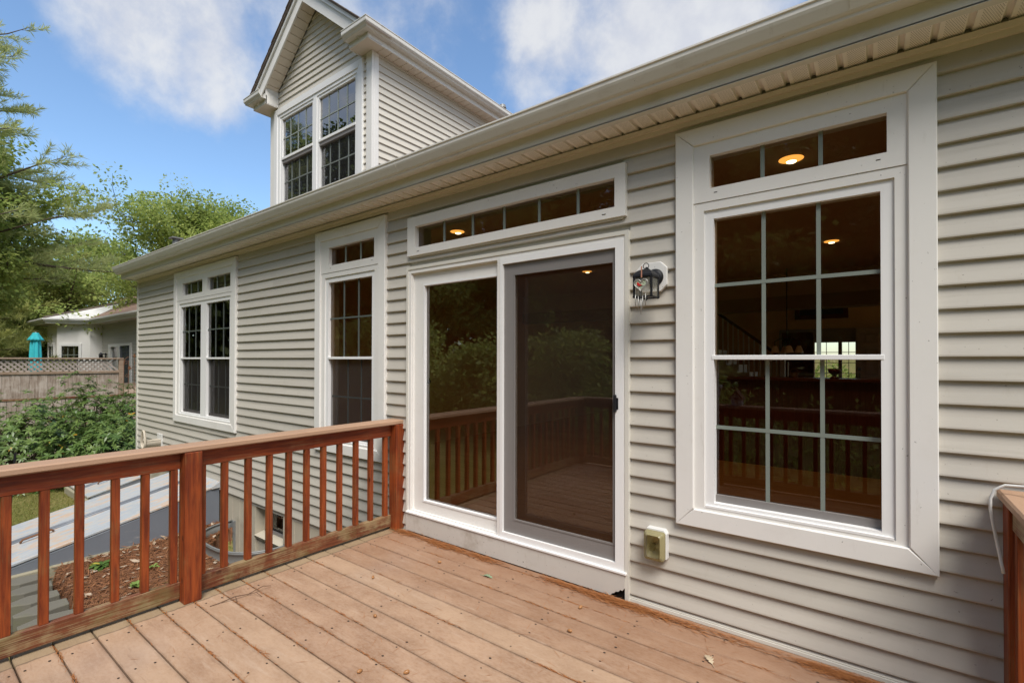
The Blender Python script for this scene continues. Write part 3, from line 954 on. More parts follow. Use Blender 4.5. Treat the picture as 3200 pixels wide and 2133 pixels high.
# side and back walls that close the house
MB().add([(XL + .02, .1, -1.2), (XL + .02, 10, -1.2), (XL + .02, 10, 5), (XL + .02, 7.8, 6.7), (XL + .02, .1, 2.9)], [(0, 1, 2, 3, 4)]).build('side_wall', M['siding'], house)
MB().add([(XR, .0, -1.2), (XR, 6, -1.2), (XR, 6, 5.9), (XR, .0, 2.9)], [(3, 2, 1, 0)]).add([(XR, 8.8, -1.2), (XR, 10, -1.2), (XR, 10, 5), (XR, 8.8, 6.2)], [(3, 2, 1, 0)]).add([(XR, 6, -1.2), (XR, 8.8, -1.2), (XR, 8.8, .9), (XR, 6, .9)], [(3, 2, 1, 0)]).add([(XR, 6, 2.5), (XR, 8.8, 2.5), (XR, 8.8, 6.2), (XR, 7.8, 6.7), (XR, 6, 5.9)], [(4, 3, 2, 1, 0)]).build('side_wall', M['siding'], house)  # right wall has an unseen opening, added to let daylight into the foyer
# rake board at the far gable end
MB().prism([(-.21, 2.70), (-.21, 2.86), (7.8, roofz(7.8) - .02), (7.8, roofz(7.8) - .2), (.02, 2.83), (.02, 2.70)], 'x', XL - .070, XL - .052).build('rake_board', M['fascia'], house)
# roof vent pipes
MB().tube([(-9.13, .3, 3.0), (-9.13, .3, 3.355)], .05, 14).box(-9.21, -9.05, .22, .38, 3.355, 3.375).build('roof_vent', M['galv'], house)
MB().tube([(-5.72, 4.6, 5.0), (-5.72, 4.6, 6.21)], .055, 14).tube([(-5.72, 4.6, 6.23), (-5.72, 4.6, 6.29)], [.075, .06], 14).build('roof_vent', M['galv'], house)

# ------------------------------------------------------------------ dormer
DC, DH = -6.764, 1.344
DY = 1.37
D0, D1 = DC - DH, DC + DH
SL = .805
APX = 6.71                              # soffit apex
def rake(x):
    return APX - SL * abs(x - DC)
EZ = 5.555                           # soffit height at the side walls
zz0 = 5.525 - 20 * EXPO
# front: short pieces beside the casing, then the gable
z = zz0
while z < APX - .05:
    zt = z + EXPO
    if zt < 5.49:
        for a, b in ((D0 + .05, -7.975), (-5.587, D1 - .02)):
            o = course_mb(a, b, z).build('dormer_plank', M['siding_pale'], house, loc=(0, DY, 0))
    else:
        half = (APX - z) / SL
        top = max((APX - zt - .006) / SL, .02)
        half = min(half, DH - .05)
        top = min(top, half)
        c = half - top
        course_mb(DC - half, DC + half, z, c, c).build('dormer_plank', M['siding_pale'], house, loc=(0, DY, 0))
    z += EXPO
MB().prism([(D0 + .02, 5.42), (D1 - .02, 5.42), (D1 - .02, rake(D1)), (DC, APX), (D0 + .02, rake(D1))], 'y', DY - .003, DY - .001).box(D0 + .02, -7.90, DY - .003, DY - .001, 3.0, 5.419).box(-5.60, D1 - .02, DY - .003, DY - .001, 3.0, 5.419).build('dormer_sheathing', M['siding_pale'], house)
# right side: planks along +y, facing +x
z = zz0
while z < EZ - .02:
    ystart, yend = .05, 6.6 - DY
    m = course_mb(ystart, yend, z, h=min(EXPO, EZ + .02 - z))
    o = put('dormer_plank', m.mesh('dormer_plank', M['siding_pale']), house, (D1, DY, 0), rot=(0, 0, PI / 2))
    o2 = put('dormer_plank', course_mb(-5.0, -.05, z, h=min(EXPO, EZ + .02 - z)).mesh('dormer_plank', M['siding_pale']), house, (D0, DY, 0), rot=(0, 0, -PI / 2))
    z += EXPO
MB().box(D1 - .06, D1 - .002, DY + .01, 6.6, 3.0, EZ + .05).build('dormer_side_wall', M['siding_pale'], house)
MB().box(D0 + .002, D0 + .06, DY + .01, 6.6, 3.0, EZ + .05).build('dormer_side_wall', M['siding_pale'], house)
for s, x in ((1, D1), (-1, D0)):
    a, b = sorted((x - s * .095, x + s * .030))
    c, d = sorted((x + s * .030, x - s * .005))
    MB().cbox(a, b, DY - .030, DY + .012, 3.0, EZ + .0, .003).cbox(c, d, DY + .0125, DY + .085, 3.0, EZ, .003).build('corner_board', M['trim'], house)
# dormer window
dw = empty('dormer_window', (DC, DY, 3.5), house)
WX0, WX1, WZ0, WZ1 = -7.985, -5.577, 3.46, 5.515
wd = .105
m_off = Vector((0, DY, 0))
def at_dormer(mb):
    mb.v = [(p[0], p[1] + DY, p[2]) for p in mb.v]
    return mb
_b = MB.build
def casing_d():
    keep = set(bpy.data.objects.keys())
    casing(dw, WX0, WX1, WZ0, WZ1, wd, -.050, 'trim_white', -.002)
    for nme in set(bpy.data.objects.keys()) - keep:
        bpy.data.objects[nme].location += m_off
casing_d()
DU = [(-7.766, -6.856), (-6.679, -5.767)]
at_dormer(MB().plate(WX0 + wd - .01, WX1 - wd + .01, WZ0 + wd - .01, WZ1 - wd + .01, [(a - .045, b + .045, WZ0 + wd + .015, 5.365) for a, b in DU], -.036, .04)).build('jamb', M['trim_white'], dw)
at_dormer(MB().plate(WX0 + wd + .01, WX1 - wd - .01, WZ0 + wd, 5.40, [(a, b, 3.61, 5.325) for a, b in DU], -.024, .05)).build('frame', M['trim_white'], dw)
for a, b in DU:
    at_dormer(MB().cbox(a - .01, b + .01, -.030, .02, 4.655, 4.695, .002)).build('meeting_rail', M['trim_white'], dw)
    at_dormer(MB().box(a, b, -.015, .04, 4.600, 4.655)).build('sash_rail', M['grey_frame'], dw)
    at_dormer(MB().add([(a, .006, 4.69), (b, .006, 4.69), (b, .006, 5.33), (a, .006, 5.33)], [(0, 1, 2, 3)])).build('pane', M['glass_dormer'], dw)
    at_dormer(MB().add([(a, .030, 3.6), (b, .030, 3.6), (b, .030, 4.66), (a, .030, 4.66)], [(0, 1, 2, 3)])).build('pane', M['glass_dormer'], dw)
    at_dormer(MB().add([(a, .016, 3.6), (b, .016, 3.6), (b, .016, 4.66), (a, .016, 4.66)], [(0, 1, 2, 3)])).build('screen', screen_mat('dormer_screen', (.06, .06, .06), .25), dw)
    for k in (1, 2, 3):
        xx = a + (b - a) * k / 4
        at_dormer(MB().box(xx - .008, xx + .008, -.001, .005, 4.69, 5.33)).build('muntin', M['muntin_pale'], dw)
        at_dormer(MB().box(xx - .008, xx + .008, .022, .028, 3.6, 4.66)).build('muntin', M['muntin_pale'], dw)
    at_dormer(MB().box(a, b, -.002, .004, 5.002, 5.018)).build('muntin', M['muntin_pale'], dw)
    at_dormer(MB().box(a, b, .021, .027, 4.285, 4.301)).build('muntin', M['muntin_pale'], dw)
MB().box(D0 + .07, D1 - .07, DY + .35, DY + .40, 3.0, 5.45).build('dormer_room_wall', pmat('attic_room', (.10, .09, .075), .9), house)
# soffit of the rake, panel by panel, fascia and roof
DF = 1.14                                # front of the overhang
th = math.atan(SL)
OV = .21                                 # side overhang
pl = math.hypot(DH + OV, SL * (DH + OV))
rp = MB()
rv = [(0.0, 0.0), (.108, 0.0), (.110, .012), (.122, .012), (.127, 0.0)]
n = len(rv)
rp.add([(p[0], 0, p[1]) for p in rv] + [(p[0], DY - .03 - DF, p[1]) for p in rv], [(i, i + 1, n + i + 1, n + i) for i in range(n - 1)])
rp_me = rp.mesh('rake_soffit_panel', M['soffit_plain'])
for s in (-1, 1):
    t_ = 0.0
    while t_ < pl - .25:
        cx = DC + s * (t_ + (.127 if s > 0 else 0)) * math.cos(th) if False else DC + s * t_ * math.cos(th)
        cz = APX - t_ * math.sin(th)
        o = put('rake_soffit_panel', rp_me, house, (cx, DF, cz + .004))
        if s > 0:
            o.rotation_euler = (0, th, 0)
        else:
            o.rotation_euler = (0, PI - th, 0)
            o.scale = (1, 1, -1)
        t_ += .127
    e = DC + s * (DH + OV)
    # rake board, crown and roof edge: boards that follow the slope
    def slope(x, dz):
        return APX - SL * abs(x - DC) + dz
    q = [(DC, slope(DC, -.012)), (e - s * .17, slope(e - s * .17, -.012)), (e - s * .17, slope(e - s * .17, .175)), (DC, slope(DC, .175))]
    MB().prism(q, 'y', DF - .022, DF).build('rake_board', M['trim'], house)
    q = [(DC, slope(DC, .178)), (e, slope(e, .178)), (e, slope(e, .235)), (DC, slope(DC, .235))]
    MB().prism(q, 'y', DF - .05, DF - .0).build('rake_trim', M['trim_white'], house)
    q = [(DC, slope(DC, .237)), (e + s * .015, slope(e + s * .015, .237)), (e + s * .015, slope(e + s * .015, .262)), (DC, slope(DC, .262))]
    MB().prism(q, 'y', DF - .075, 7.0).build('dormer_roof', M['shingle'], house)
    # underside deck that closes the overhang
    q = [(DC, slope(DC, .178)), (e, slope(e, .178)), (e, slope(e, .236)), (DC, slope(DC, .236))]
    MB().prism(q, 'y', DF + .002, 6.9).build('dormer_roof_deck', M['fascia'], house)
    # shingle butts along the rake edge
    k = 0
    t_ = .02
    while t_ < pl:
        xx = DC + s * t_ * math.cos(th)
        x2 = DC + s * (t_ + .145) * math.cos(th)
        q = [(xx, slope(xx, .264)), (x2, slope(x2, .264)), (x2, slope(x2, .280)), (xx, slope(xx, .268))]
        MB().prism(q, 'y', DF - .085 - rnd.uniform(0, .008), DF + .3).build('shingle', M['shingle'], house)
        t_ += .14
    # boxed return: fascia front, soffit and the side eave
    xo = D1 + .205 if s > 0 else D0 - .205          # fascia line
    xi = DC + s * 1.13                               # inner end of the return
    zb, zt = EZ - .005, EZ + .135
    a, b = sorted((xo, xi))
    MB().cbox(a, b, DF, DF + .018, zb, zt, .002).build('return_board', M['fascia'], house)
    c, d = sorted((xi, xi + s * .012))
    MB().prism([(DF + .0, zb), (DY - .02, zb), (DY - .02, zt + .12), (DF + .0, zt + .12)], 'x', c, d).build('return_board', M['trim'], house)
    # side fascia
    c, d = sorted((xo, xo - s * .016))
    MB().cbox(c, d, DF + .0185, 6.5, zb, zb + .115, .002).build('fascia_board', M['trim'], house)
    # side soffit panels
    sv2 = [(0.0, 0.0), (.116, 0.0), (.118, .008), (.130, .008), (.134, 0.0)]
    c, d = (sorted((xo - s * .017, D1 + .0 if s > 0 else D0)))
    sm = MB()
    nn = len(sv2)
    sm.add([(c, p[0], p[1]) for p in sv2] + [(d, p[0], p[1]) for p in sv2], [(nn + i, nn + i + 1, i + 1, i) for i in range(nn - 1)])
    sme = sm.mesh('eave_soffit_panel', M['soffit_plain'])
    yy = DF + .02
    while yy < 6.4:
        put('eave_soffit_panel', sme, house, (0, yy, zb + .008))
        yy += .134
    a, b = sorted((xi, xo))
    MB().box(a, b, DF + .02, DY, zb + .0085, zb + .013).box(c, d, DY, 6.4, zb + .0155, zb + .02).build('soffit_backing', M['soffit_plain'], house)
    MB().box(min(D1 * s, D0 * s) if False else (D1 if s > 0 else D0 - .02), (D1 + .02 if s > 0 else D0), DY + .09, 6.4, zb - .022, zb + .004).build('soffit_channel', M['trim'], house)
    # gutter: side run, mitred round the front return
    G = [(0.0, 0.0), (.070, 0.0), (.080, .010), (.086, .024), (.098, .034), (.110, .050), (.112, .060), (.112, .098), (.118, .104), (.118, .112), (.100, .112), (.098, .060), (.070, .008), (.004, .008), (.0, .10)]
    zg = EZ + .066
    gm_ = MB()
    n = len(G)
    P0 = [(xi, DF - q[0], zg + q[1]) for q in G]
    P1 = [(xo + s * q[0], DF - q[0], zg + q[1]) for q in G]
    P2 = [(xo + s * q[0], 6.4, zg + q[1]) for q in G]
    fs = []
    for r0 in (0, n):
        for i in range(n):
            f = (r0 + i, r0 + (i + 1) % n, r0 + n + (i + 1) % n, r0 + n + i)
            fs.append(f if s < 0 else f[::-1])
    fs += [tuple(range(n)), tuple(range(2 * n, 3 * n))[::-1]]
    gm_.add(P0 + P1 + P2, fs)
    gm_.build('dormer_gutter', M['gutter'] if s < 0 else M['gutter'], house)

# ------------------------------------------------------------------ rooms behind the glass
MB().box(XL + .1, XR - .1, .14, 9.6, .05, .10).build('room_floor', M['floor_wood'], house)
MB().box(XL + .1, XR - .1, .14, 5.0, 2.60, 2.64).box(XL + .1, XR - .1, 5.2, 9.6, 3.1, 3.14).build('room_ceiling', M['ceiling'], house)
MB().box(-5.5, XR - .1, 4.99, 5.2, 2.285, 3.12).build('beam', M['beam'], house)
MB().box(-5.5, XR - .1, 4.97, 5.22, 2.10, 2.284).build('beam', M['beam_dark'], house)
solid_wall(-5.5, XR - .1, .1, 3.1, 9.5, 9.62, [(-1.04, -.615, .9, 1.77), (-.553, -.322, .9, 1.77)]).build('room_wall', M['wall_tan'], house)
MB().box(-5.6, -5.5, .14, 9.6, .1, 3.1).build('room_wall', M['wall_tan'], house)
MB().box(XR - .12, XR - .1, .14, 6.0, .1, 3.1).box(XR - .12, XR - .1, 8.8, 9.6, .1, 3.1).box(XR - .12, XR - .1, 6.0, 8.8, .1, .9).box(XR - .12, XR - .1, 6.0, 8.8, 2.5, 3.1).build('room_wall', M['wall_tan'], house)  # same added opening on the room side, out of view, for daylight
MB().box(XL + .1, -5.6, 4.0, 4.1, .1, 2.6).build('room_wall', M['wall_tan'], house)
fw = empty('entry_window', (-.7, 9.5, .9), house)
MB().plate(-1.70, -.315, .1, 2.06, [(-1.04, -.615, .9, 1.77), (-.553, -.322, .9, 1.77), (-1.66, -1.06, .1, 2.0)], 9.47, 9.499).build('frame', pmat('entry_trim', (.28, .24, .20), .6), fw)
for a, b in ((-1.04, -.615), (-.553, -.322)):
    for f in (.5,):
        MB().box(a + (b - a) * f - .006, a + (b - a) * f + .006, 9.54, 9.56, .9, 1.77).build('muntin', M['trim'], fw)
    for zz in (1.12, 1.34, 1.56):
        MB().box(a, b, 9.541, 9.559, zz - .006, zz + .006).build('muntin', M['trim'], fw)
MB().box(-1.66, -1.06, 9.49, 9.498, .1, 2.0).build('closet_void', M['cherry'], house)
ed = empty('entry_door', (0, 9.4, .1), house)
MB().box(-.31, .55, 9.40, 9.44, .1, 2.05).build('leaf', pmat('entry_door_paint', (.42, .33, .26), .5), ed)
for a, b in ((-.17, .05), (.16, .40)):
    for c, d in ((1.74, 1.93), (1.10, 1.62), (.3, .95)):
        MB().plate(a, b, c, d, [(a + .03, b - .03, c + .03, d - .03)], 9.388, 9.401).build('panel', pmat('entry_door_mould', (.36, .28, .22), .5), ed)
MB().lathe([(.02, 0), (.03, -.03), (.02, -.05)], (-.25, 9.40, 1.22), 12, 'y').box(-.268, -.24, 9.37, 9.40, 1.0, 1.13).build('handle', M['galv'], ed)
st = empty('staircase', (-2, 7.5, .1), house)
for i in range(8):
    xx = -2.75 + i * .20
    zz = 1.85 - i * .150
    MB().box(xx, xx + .20, 7.5, 8.4, .1, zz - .25).build('tread', M['trim'], st)
for i in range(15):
    xx = -2.60 + i * .094
    zr = 2.40 - (xx + 2.60) * .79
    MB().box(xx - .012, xx + .012, 7.47, 7.494, zr - .85, zr).build('baluster', M['trim'], st)
MB().tube([(-2.75, 7.48, 2.52), (-1.40, 7.48, 1.455)], .028, 10).build('handrail', M['cherry'], st)
MB().cbox(-1.41, -1.33, 7.44, 7.52, .1, 1.55).build('newel', M['trim'], st)
ctr = thing('kitchen_counter', 'dark cherry half wall with counter top seen through the large window', 'counter', (-.8, 4.1, .1))
MB().box(-2.4, 1.4, 3.92, 4.3, .1, 1.145).build('body', M['cherry'], ctr)
MB().cbox(-2.45, 1.45, 3.87, 4.4, 1.146, 1.178).build('counter_top', M['cherry'], ctr)
bowl = thing('footed_bowl', 'dark footed bowl standing on the counter inside the window', 'bowl', (-.38, 4.1, 1.178))
MB().lathe([(.045, 0), (.045, .015), (.018, .03), (.03, .045), (.062, .075), (.067, .115), (.06, .115), (.05, .08), (.0, .06)], (-.38, 4.1, 1.178), 20).build('body', M['cherry'], bowl, True)
bk = thing('basket', 'small wicker basket on the counter inside the window', 'basket', (-.79, 4.1, 1.178))
MB().lathe([(.035, 0), (.05, .06), (.046, .06), (.03, .01)], (-.79, 4.1, 1.178), 16).tube([(-.79 + .045 * math.cos(a), 4.1, 1.238 + .05 * math.sin(a)) for a in np.linspace(0, PI, 9)], .004, 6).build('body', M['rust'], bk)
pf = thing('picture_frame', 'wide framed picture hanging on the tan wall above the entry', 'picture', (-.92, 9.46, 2.28))
MB().plate(-1.40, -.44, 2.27, 2.75, [(-1.31, -.53, 2.36, 2.66)], 9.45, 9.49).build('frame', M['cherry'], pf)
MB().box(-1.32, -.52, 9.475, 9.488, 2.35, 2.67).build('canvas', pmat('dark_picture', (.03, .03, .035), .6), pf)
for i, (x, y, lab) in enumerate(((-.40, .65, 'lit recessed ceiling light behind the transom of the large window'), (-.35, 3.19, 'lit recessed ceiling light seen in the upper right pane of the large window'),
                                 (-3.153, .65, 'lit recessed ceiling light behind the long transom over the door'), (-3.146, 3.21, 'lit recessed ceiling light behind the top of the screen door'))):
    cl = thing('ceiling_light', lab, 'ceiling light', (x, y, 2.6), 'recessed lights in the room ceiling')
    r = .054
    MB().lathe([(r, -.004), (r + .012, -.002), (r + .012, .0), (r, .0)], (x, y, 2.6), 28).build('trim_ring', M['lamp_glow'], cl)
    MB().lathe([(r - .001, -.0045), (r * .62, -.010), (.001, -.010)], (x, y + .0, 2.6), 28).build('reflector', M['lamp_glow'], cl)
    pd = bpy.data.lights.new('ceiling_lamp', 'SPOT')
    pd.energy = 8.0
    pd.color = (1.0, .62, .30)
    pd.spot_size = R(150)
    pd.spot_blend = .8
    pd.shadow_soft_size = .05
    po = bpy.data.objects.new('ceiling_lamp', pd)
    COL.objects.link(po)
    po.location = (0, 0, -.04)
    po.parent = cl
    MB().lathe([(.028, -.012), (.024, -.016), (.001, -.018)], (x, y + .012, 2.6), 20).build('bulb', M['lamp_hot'], cl)
ch = thing('chandelier', 'hanging lamp with pale glass shades over the counter', 'lamp', (-.93, 4.6, 2.6))
MB().tube([(-.93, 4.6, 2.6), (-.93, 4.6, 1.60)], .006, 8).build('rod', M['black'], ch)
for k in range(4):
    a = k * PI / 2 + .3
    dx, dy = .14 * math.cos(a), .14 * math.sin(a)
    MB().tube([(-.93, 4.6, 1.60), (-.93 + dx * .5, 4.6 + dy * .5, 1.68), (-.93 + dx, 4.6 + dy, 1.64), (-.93 + dx, 4.6 + dy, 1.58)], .006, 6).build('arm', M['black'], ch)
    MB().lathe([(.02, .09), (.035, .06), (.055, 0), (.05, 0), (.015, .08)], (-.93 + dx, 4.6 + dy, 1.49), 14).build('shade', M['ceiling'], ch)

# ------------------------------------------------------------------ deck
deck = thing('deck', 'brown composite board deck in front of the sliding door', 'deck', (-1.4, -1.5, 0))
DX0, DX1 = -3.262, .52
pitch, gap = .145, .0062
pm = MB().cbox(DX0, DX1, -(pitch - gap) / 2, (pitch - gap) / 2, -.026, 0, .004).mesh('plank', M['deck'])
yy = -.101 - gap / 2
k = 0
while yy > -3.15:
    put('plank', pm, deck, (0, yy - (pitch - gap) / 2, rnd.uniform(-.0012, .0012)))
    yy -= pitch
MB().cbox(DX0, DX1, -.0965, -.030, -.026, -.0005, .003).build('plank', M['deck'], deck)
DY0 = yy
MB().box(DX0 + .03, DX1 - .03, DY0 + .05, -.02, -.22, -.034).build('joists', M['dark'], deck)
MB().cbox(DX0 + .012, DX0 + .050, DY0, -.03, -.24, -.028).build('rim_board', M['redwood_worn'], deck)
for x in (-3.1, -1.4, .3):
    MB().box(x, x + .09, DY0 + .1, DY0 + .19, -1.3, -.22).build('post', M['redwood_worn'], deck)
sc = MB()
for k in range(-1, 21):
    y = -.101 - gap / 2 - (pitch - gap) / 2 - k * pitch
    for jx in np.arange(-3.05, .5, .405):
        for dy in (-.042, .042):
            if rnd.random() < .88:
                cx, cy = jx + rnd.uniform(-.02, .02), y + dy + rnd.uniform(-.012, .012)
                if cy > -.04:
                    continue
                r = rnd.uniform(.0036, .0058)
                sc.add([(cx + r * math.cos(a) * 1.3, cy + r * math.sin(a), .0016) for a in np.linspace(0, 2 * PI, 8)[:-1]], [tuple(range(7))])
tag(sc.build('screw_heads', M['screw'], deck), kind='stuff')

# ------------------------------------------------------------------ railings
def railing_left():
    X = -3.183
    t = thing('deck_railing', 'red stained wooden railing along the left side of the deck beside the mulch bed', 'railing', (X, -1.5, 0))
    yend = -2.96
    MB().cbox(-3.275, -3.128, yend - .05, .040, .857, .892, .007).build('cap_rail', M['cap'], t)
    for a, b in ((-1.602, -1.513), (-.098, -.010), (-3.05, -2.961)):
        MB().cbox(-3.209, -3.1205, a, b, .001, .8565, .003).build('post', M['redwood_z'], t)
    for a, b in ((yend, -1.6022), (-1.5128, -.0985)):
        MB().cbox(-3.222, X, a, b, .760, .8555, .003).build('top_rail', M['redwood_y'], t)
        MB().cbox(-3.222, X, a, b, .020, .116, .003).build('bottom_rail', M['redwood_worn'], t)
    me = MB().cbox(-.0175, .0175, -.0175, .0175, .1165, .7595, .002).mesh('baluster', M['redwood_z'])
    ys = [-2.83, -2.70, -2.565, -2.43, -2.297, -2.168, -2.039, -1.896, -1.766, -1.632, -1.487, -1.362, -1.222, -1.087, -.955, -.826, -.697, -.565, -.424, -.287, -.145]
    for y in ys:
        put('baluster', me, t, (-3.203, y, 0), rot=(0, 0, rnd.uniform(-.04, .04)))
    return t
railing_left()

def railing_right():
    t = thing('deck_railing', 'reddish wooden railing end at the lower right under a white cord', 'railing', (.42, -1.5, 0))
    MB().cbox(.375, .525, -3.01, -.030, .857, .892, .007).build('cap_rail', M['cap'], t)
    for a, b in ((-.125, -.036), (-1.60, -1.51), (-3.05, -2.961)):
        MB().cbox(.392, .481, a, b, .001, .8565, .003).build('post', M['redwood_z'], t)
    for a, b in ((-1.5098, -.1252), (-2.96, -1.6002)):
        MB().cbox(.404, .442, a, b, .760, .8555, .003).build('top_rail', M['redwood_worn'], t)
        MB().cbox(.404, .442, a, b, .020, .116, .003).build('bottom_rail', M['redwood_worn'], t)
    me = MB().cbox(-.0175, .0175, -.0175, .0175, .1165, .7595, .002).mesh('baluster', M['redwood_z'])
    for y in np.arange(-2.83, -.15, .1335):
        if not (-1.62 < y < -1.49):
            put('baluster', me, t, (.424, float(y), 0))
railing_right()

def railing_far():
    t = thing('deck_railing', 'red wooden railing mirrored in the glass of the sliding door', 'railing', (-1.4, -3.0, 0))
    MB().cbox(-3.12, .37, -3.10, -2.955, .857, .892, .007).build('cap_rail', M['cap'], t)
    for a in (-1.45,):
        MB().cbox(a, a + .089, -3.06, -2.971, .001, .8565, .003).build('post', M['redwood_z'], t)
    for a, b in ((-3.118, -1.4502), (-1.3608, .39)):
        MB().cbox(a, b, -3.035, -2.997, .760, .8555, .003).build('top_rail', M['redwood_x'], t)
        MB().cbox(a, b, -3.035, -2.997, .020, .116, .003).build('bottom_rail', M['redwood_worn_x'], t)
    me = MB().cbox(-.0175, .0175, -.0175, .0175, .1165, .7595, .002).mesh('baluster', M['redwood_z'])
    for x in np.arange(-3.02, .35, .1335):
        if not (-1.47 < x < -1.34):
            put('baluster', me, t, (float(x), -3.016, 0))
railing_far()
# planter and birdhouses on the far rail, mirrored in the screen door
pot = thing('stone_planter', 'carved stone planter mirrored in the screen door', 'planter', (-1.72, -3.03, .892))
MB().prism([(-2.0, .893), (-1.44, .893), (-1.40, 1.07), (-1.38, 1.08), (-1.38, 1.11), (-2.06, 1.11), (-2.06, 1.08), (-2.04, 1.07)], 'y', -3.095, -2.965).build('body', M['stone_pot'], pot)
for x, lab, mt in ((-2.22, 'tan birdhouse beside the mirrored planter', 'beige_plastic'), (-1.22, 'pale blue birdhouse at the right of the mirrored planter', 'steel_pale')):
    bh = thing('birdhouse', lab, 'birdhouse', (x, -3.03, .892), 'birdhouses on the far rail')
    MB().prism([(x - .05, .893), (x + .05, .893), (x + .055, .98), (x, 1.05), (x - .055, .98)], 'y', -3.08, -2.98).build('body', M[mt], bh)
    MB().prism([(x - .075, .965), (x, 1.06), (x + .075, .965), (x + .068, .96), (x, 1.045), (x - .068, .96)], 'y', -3.10, -2.96).build('roof', M['twig'], bh)
    MB().lathe([(.016, 0), (.016, .003)], (x, -2.981, .965), 14, 'y').build('entrance', M['dark'], bh)

# ------------------------------------------------------------------ things on the wall
lan = thing('wall_lantern', 'black metal lantern on a white octagonal mounting plate by the door', 'lantern', (-1.0, -.05, 1.85))
oc = .035
px0, px1, pz0, pz1 = -1.090, -.914, 1.771, 1.936
octo = [(px0 + oc, pz0), (px1 - oc, pz0), (px1, pz0 + oc), (px1, pz1 - oc), (px1 - oc, pz1), (px0 + oc, pz1), (px0, pz1 - oc), (px0, pz0 + oc)]
MB().prism(octo[::-1], 'y', -.044, -.020).build('mounting_plate', M['trim'], lan, bevel=.003)
MB().lathe([(.048, -.0445), (.046, -.053), (.038, -.060), (.022, -.064), (.0, -.064)], (-.980, 0, 1.850), 32, 'y').build('canopy', M['black'], lan, True)
lx0, lx1, ly0, ly1 = -1.036, -.940, -.204, -.108
MB().tube([(-.984, -.06, 1.852), (-.986, -.10, 1.872), (-.988, -.150, 1.885)], .009, 10).build('arm', M['black'], lan, True)
cgm = MB()
for x in (lx0, lx1):
    for y in (ly0, ly1):
        cgm.cbox(x - .005, x + .005, y - .005, y + .005, 1.722, 1.842, .001)
for zz in (1.728, 1.834):
    for y in (ly0, ly1):
        cgm.box(lx0 - .007, lx1 + .007, y - .0035, y + .0035, zz - .0035, zz + .0035)
    for x in (lx0, lx1):
        cgm.box(x - .0033, x + .0033, ly0, ly1, zz - .0033, zz + .0033)
cgm.build('cage', M['black'], lan)
cx, cy = (lx0 + lx1) / 2, (ly0 + ly1) / 2
cp = MB()
rows = [(1.0, 1.835), (.98, 1.846), (.84, 1.858), (.62, 1.870), (.30, 1.878), (.10, 1.881)]
hw = (lx1 - lx0) / 2 + .006
vs = []
for f, zz in rows:
    vs += [(cx - hw * f, cy - hw * f, zz), (cx + hw * f, cy - hw * f, zz), (cx + hw * f, cy + hw * f, zz), (cx - hw * f, cy + hw * f, zz)]
fs = [(3, 2, 1, 0), tuple(range(20, 24))] + [(4 * i + k, 4 * i + (k + 1) % 4, 4 * i + 4 + (k + 1) % 4, 4 * i + 4 + k) for i in range(5) for k in range(4)]
cp.add(vs, fs).build('cap', M['black'], lan)
MB().tube([(cx + .0155 * math.cos(a), cy, 1.897 + .0155 * math.sin(a)) for a in np.linspace(0, 2 * PI, 25)[:-1]], .0022, 8, close=True).build('ring', M['black'], lan, True)
lg, tl_, ol_ = new_mat('seeded_lantern_glass')
tl_.l.new(tl_.node('ShaderNodeMixShader', {0: .35, 1: tl_.node('ShaderNodeBsdfTransparent', {'Color': (.9, .9, .86, 1)}).outputs[0], 2: tl_.node('ShaderNodeBsdfPrincipled', {'Base Color': (.34, .33, .28, 1), 'Roughness': .15}).outputs[0]}).outputs[0], ol_.inputs[0])
for q in (((lx0, ly0), (lx1, ly0)), ((lx1, ly0), (lx1, ly1)), ((lx0, ly1), (lx0, ly0))):
    (a, b), (c, d) = q
    MB().add([(a, b, 1.732), (c, d, 1.732), (c, d, 1.830), (a, b, 1.830)], [(0, 1, 2, 3)]).build('pane', lg, lan)
MB().tube([(cx, cy, 1.845), (cx, cy, 1.79)], [.014, .014], 14).build('socket', M['beige_plastic'], lan)
MB().lathe([(.003, 1.71), (.008, 1.716), (.010, 1.724), (.004, 1.73)], (cx, cy, 0), 12).build('finial', M['black'], lan)
# wind chime hung from the lantern ring
wc = thing('wind_chime', 'small glass heart wind chime with a red bird hanging from the lantern', 'wind chime', (-1.0, -.225, 1.80))
hx, hy, hz = -.991, -.222, 1.790
hp = []
for a in np.linspace(0, 2 * PI, 41)[:-1]:
    hp.append((16 * math.sin(a) ** 3 / 17 * .040, (13 * math.cos(a) - 5 * math.cos(2 * a) - 2 * math.cos(3 * a) - math.cos(4 * a)) / 17 * .038))
silver = pmat('silver_wire', (.38, .37, .34), .4, .05, metallic=.5)
MB().tube([(hx + p[0], hy, hz + p[1]) for p in hp], .0024, 8, close=True).build('heart_rim', silver, wc, True)
MB().tube([(hx + p[0] * .80, hy + .001, hz + p[1] * .80 + .001) for p in hp], .0012, 6, close=True).tube(
    [(hx + .012 + (.004 + .0022 * a) * math.cos(a), hy + .001, hz + .006 + (.004 + .0022 * a) * math.sin(a)) for a in np.linspace(0, 6.0, 26)], .0011, 6).build('heart_rim', silver, wc, True)
cg = pmat('pale_green_glass', (.42, .48, .34), .2, .1)
MB().prism([(hx + p[0] * .78, hz + p[1] * .78 + .001) for p in hp], 'y', hy + .002, hy + .004).build('heart_glass', cg, wc)
red = pmat('red_enamel', (.50, .02, .02), .35, .05)
bird = [(-.018, .007), (-.013, .014), (-.007, .008), (.003, -.001), (.013, -.003), (.004, -.007), (-.007, -.008), (-.015, -.003)]
MB().prism([(hx - .004 + p[0], hz + p[1]) for p in bird][::-1], 'y', hy - .002, hy + .001).build('bird', red, wc)
copper = pmat('copper_ribbon', (.55, .26, .17), .4, .05, metallic=.3)
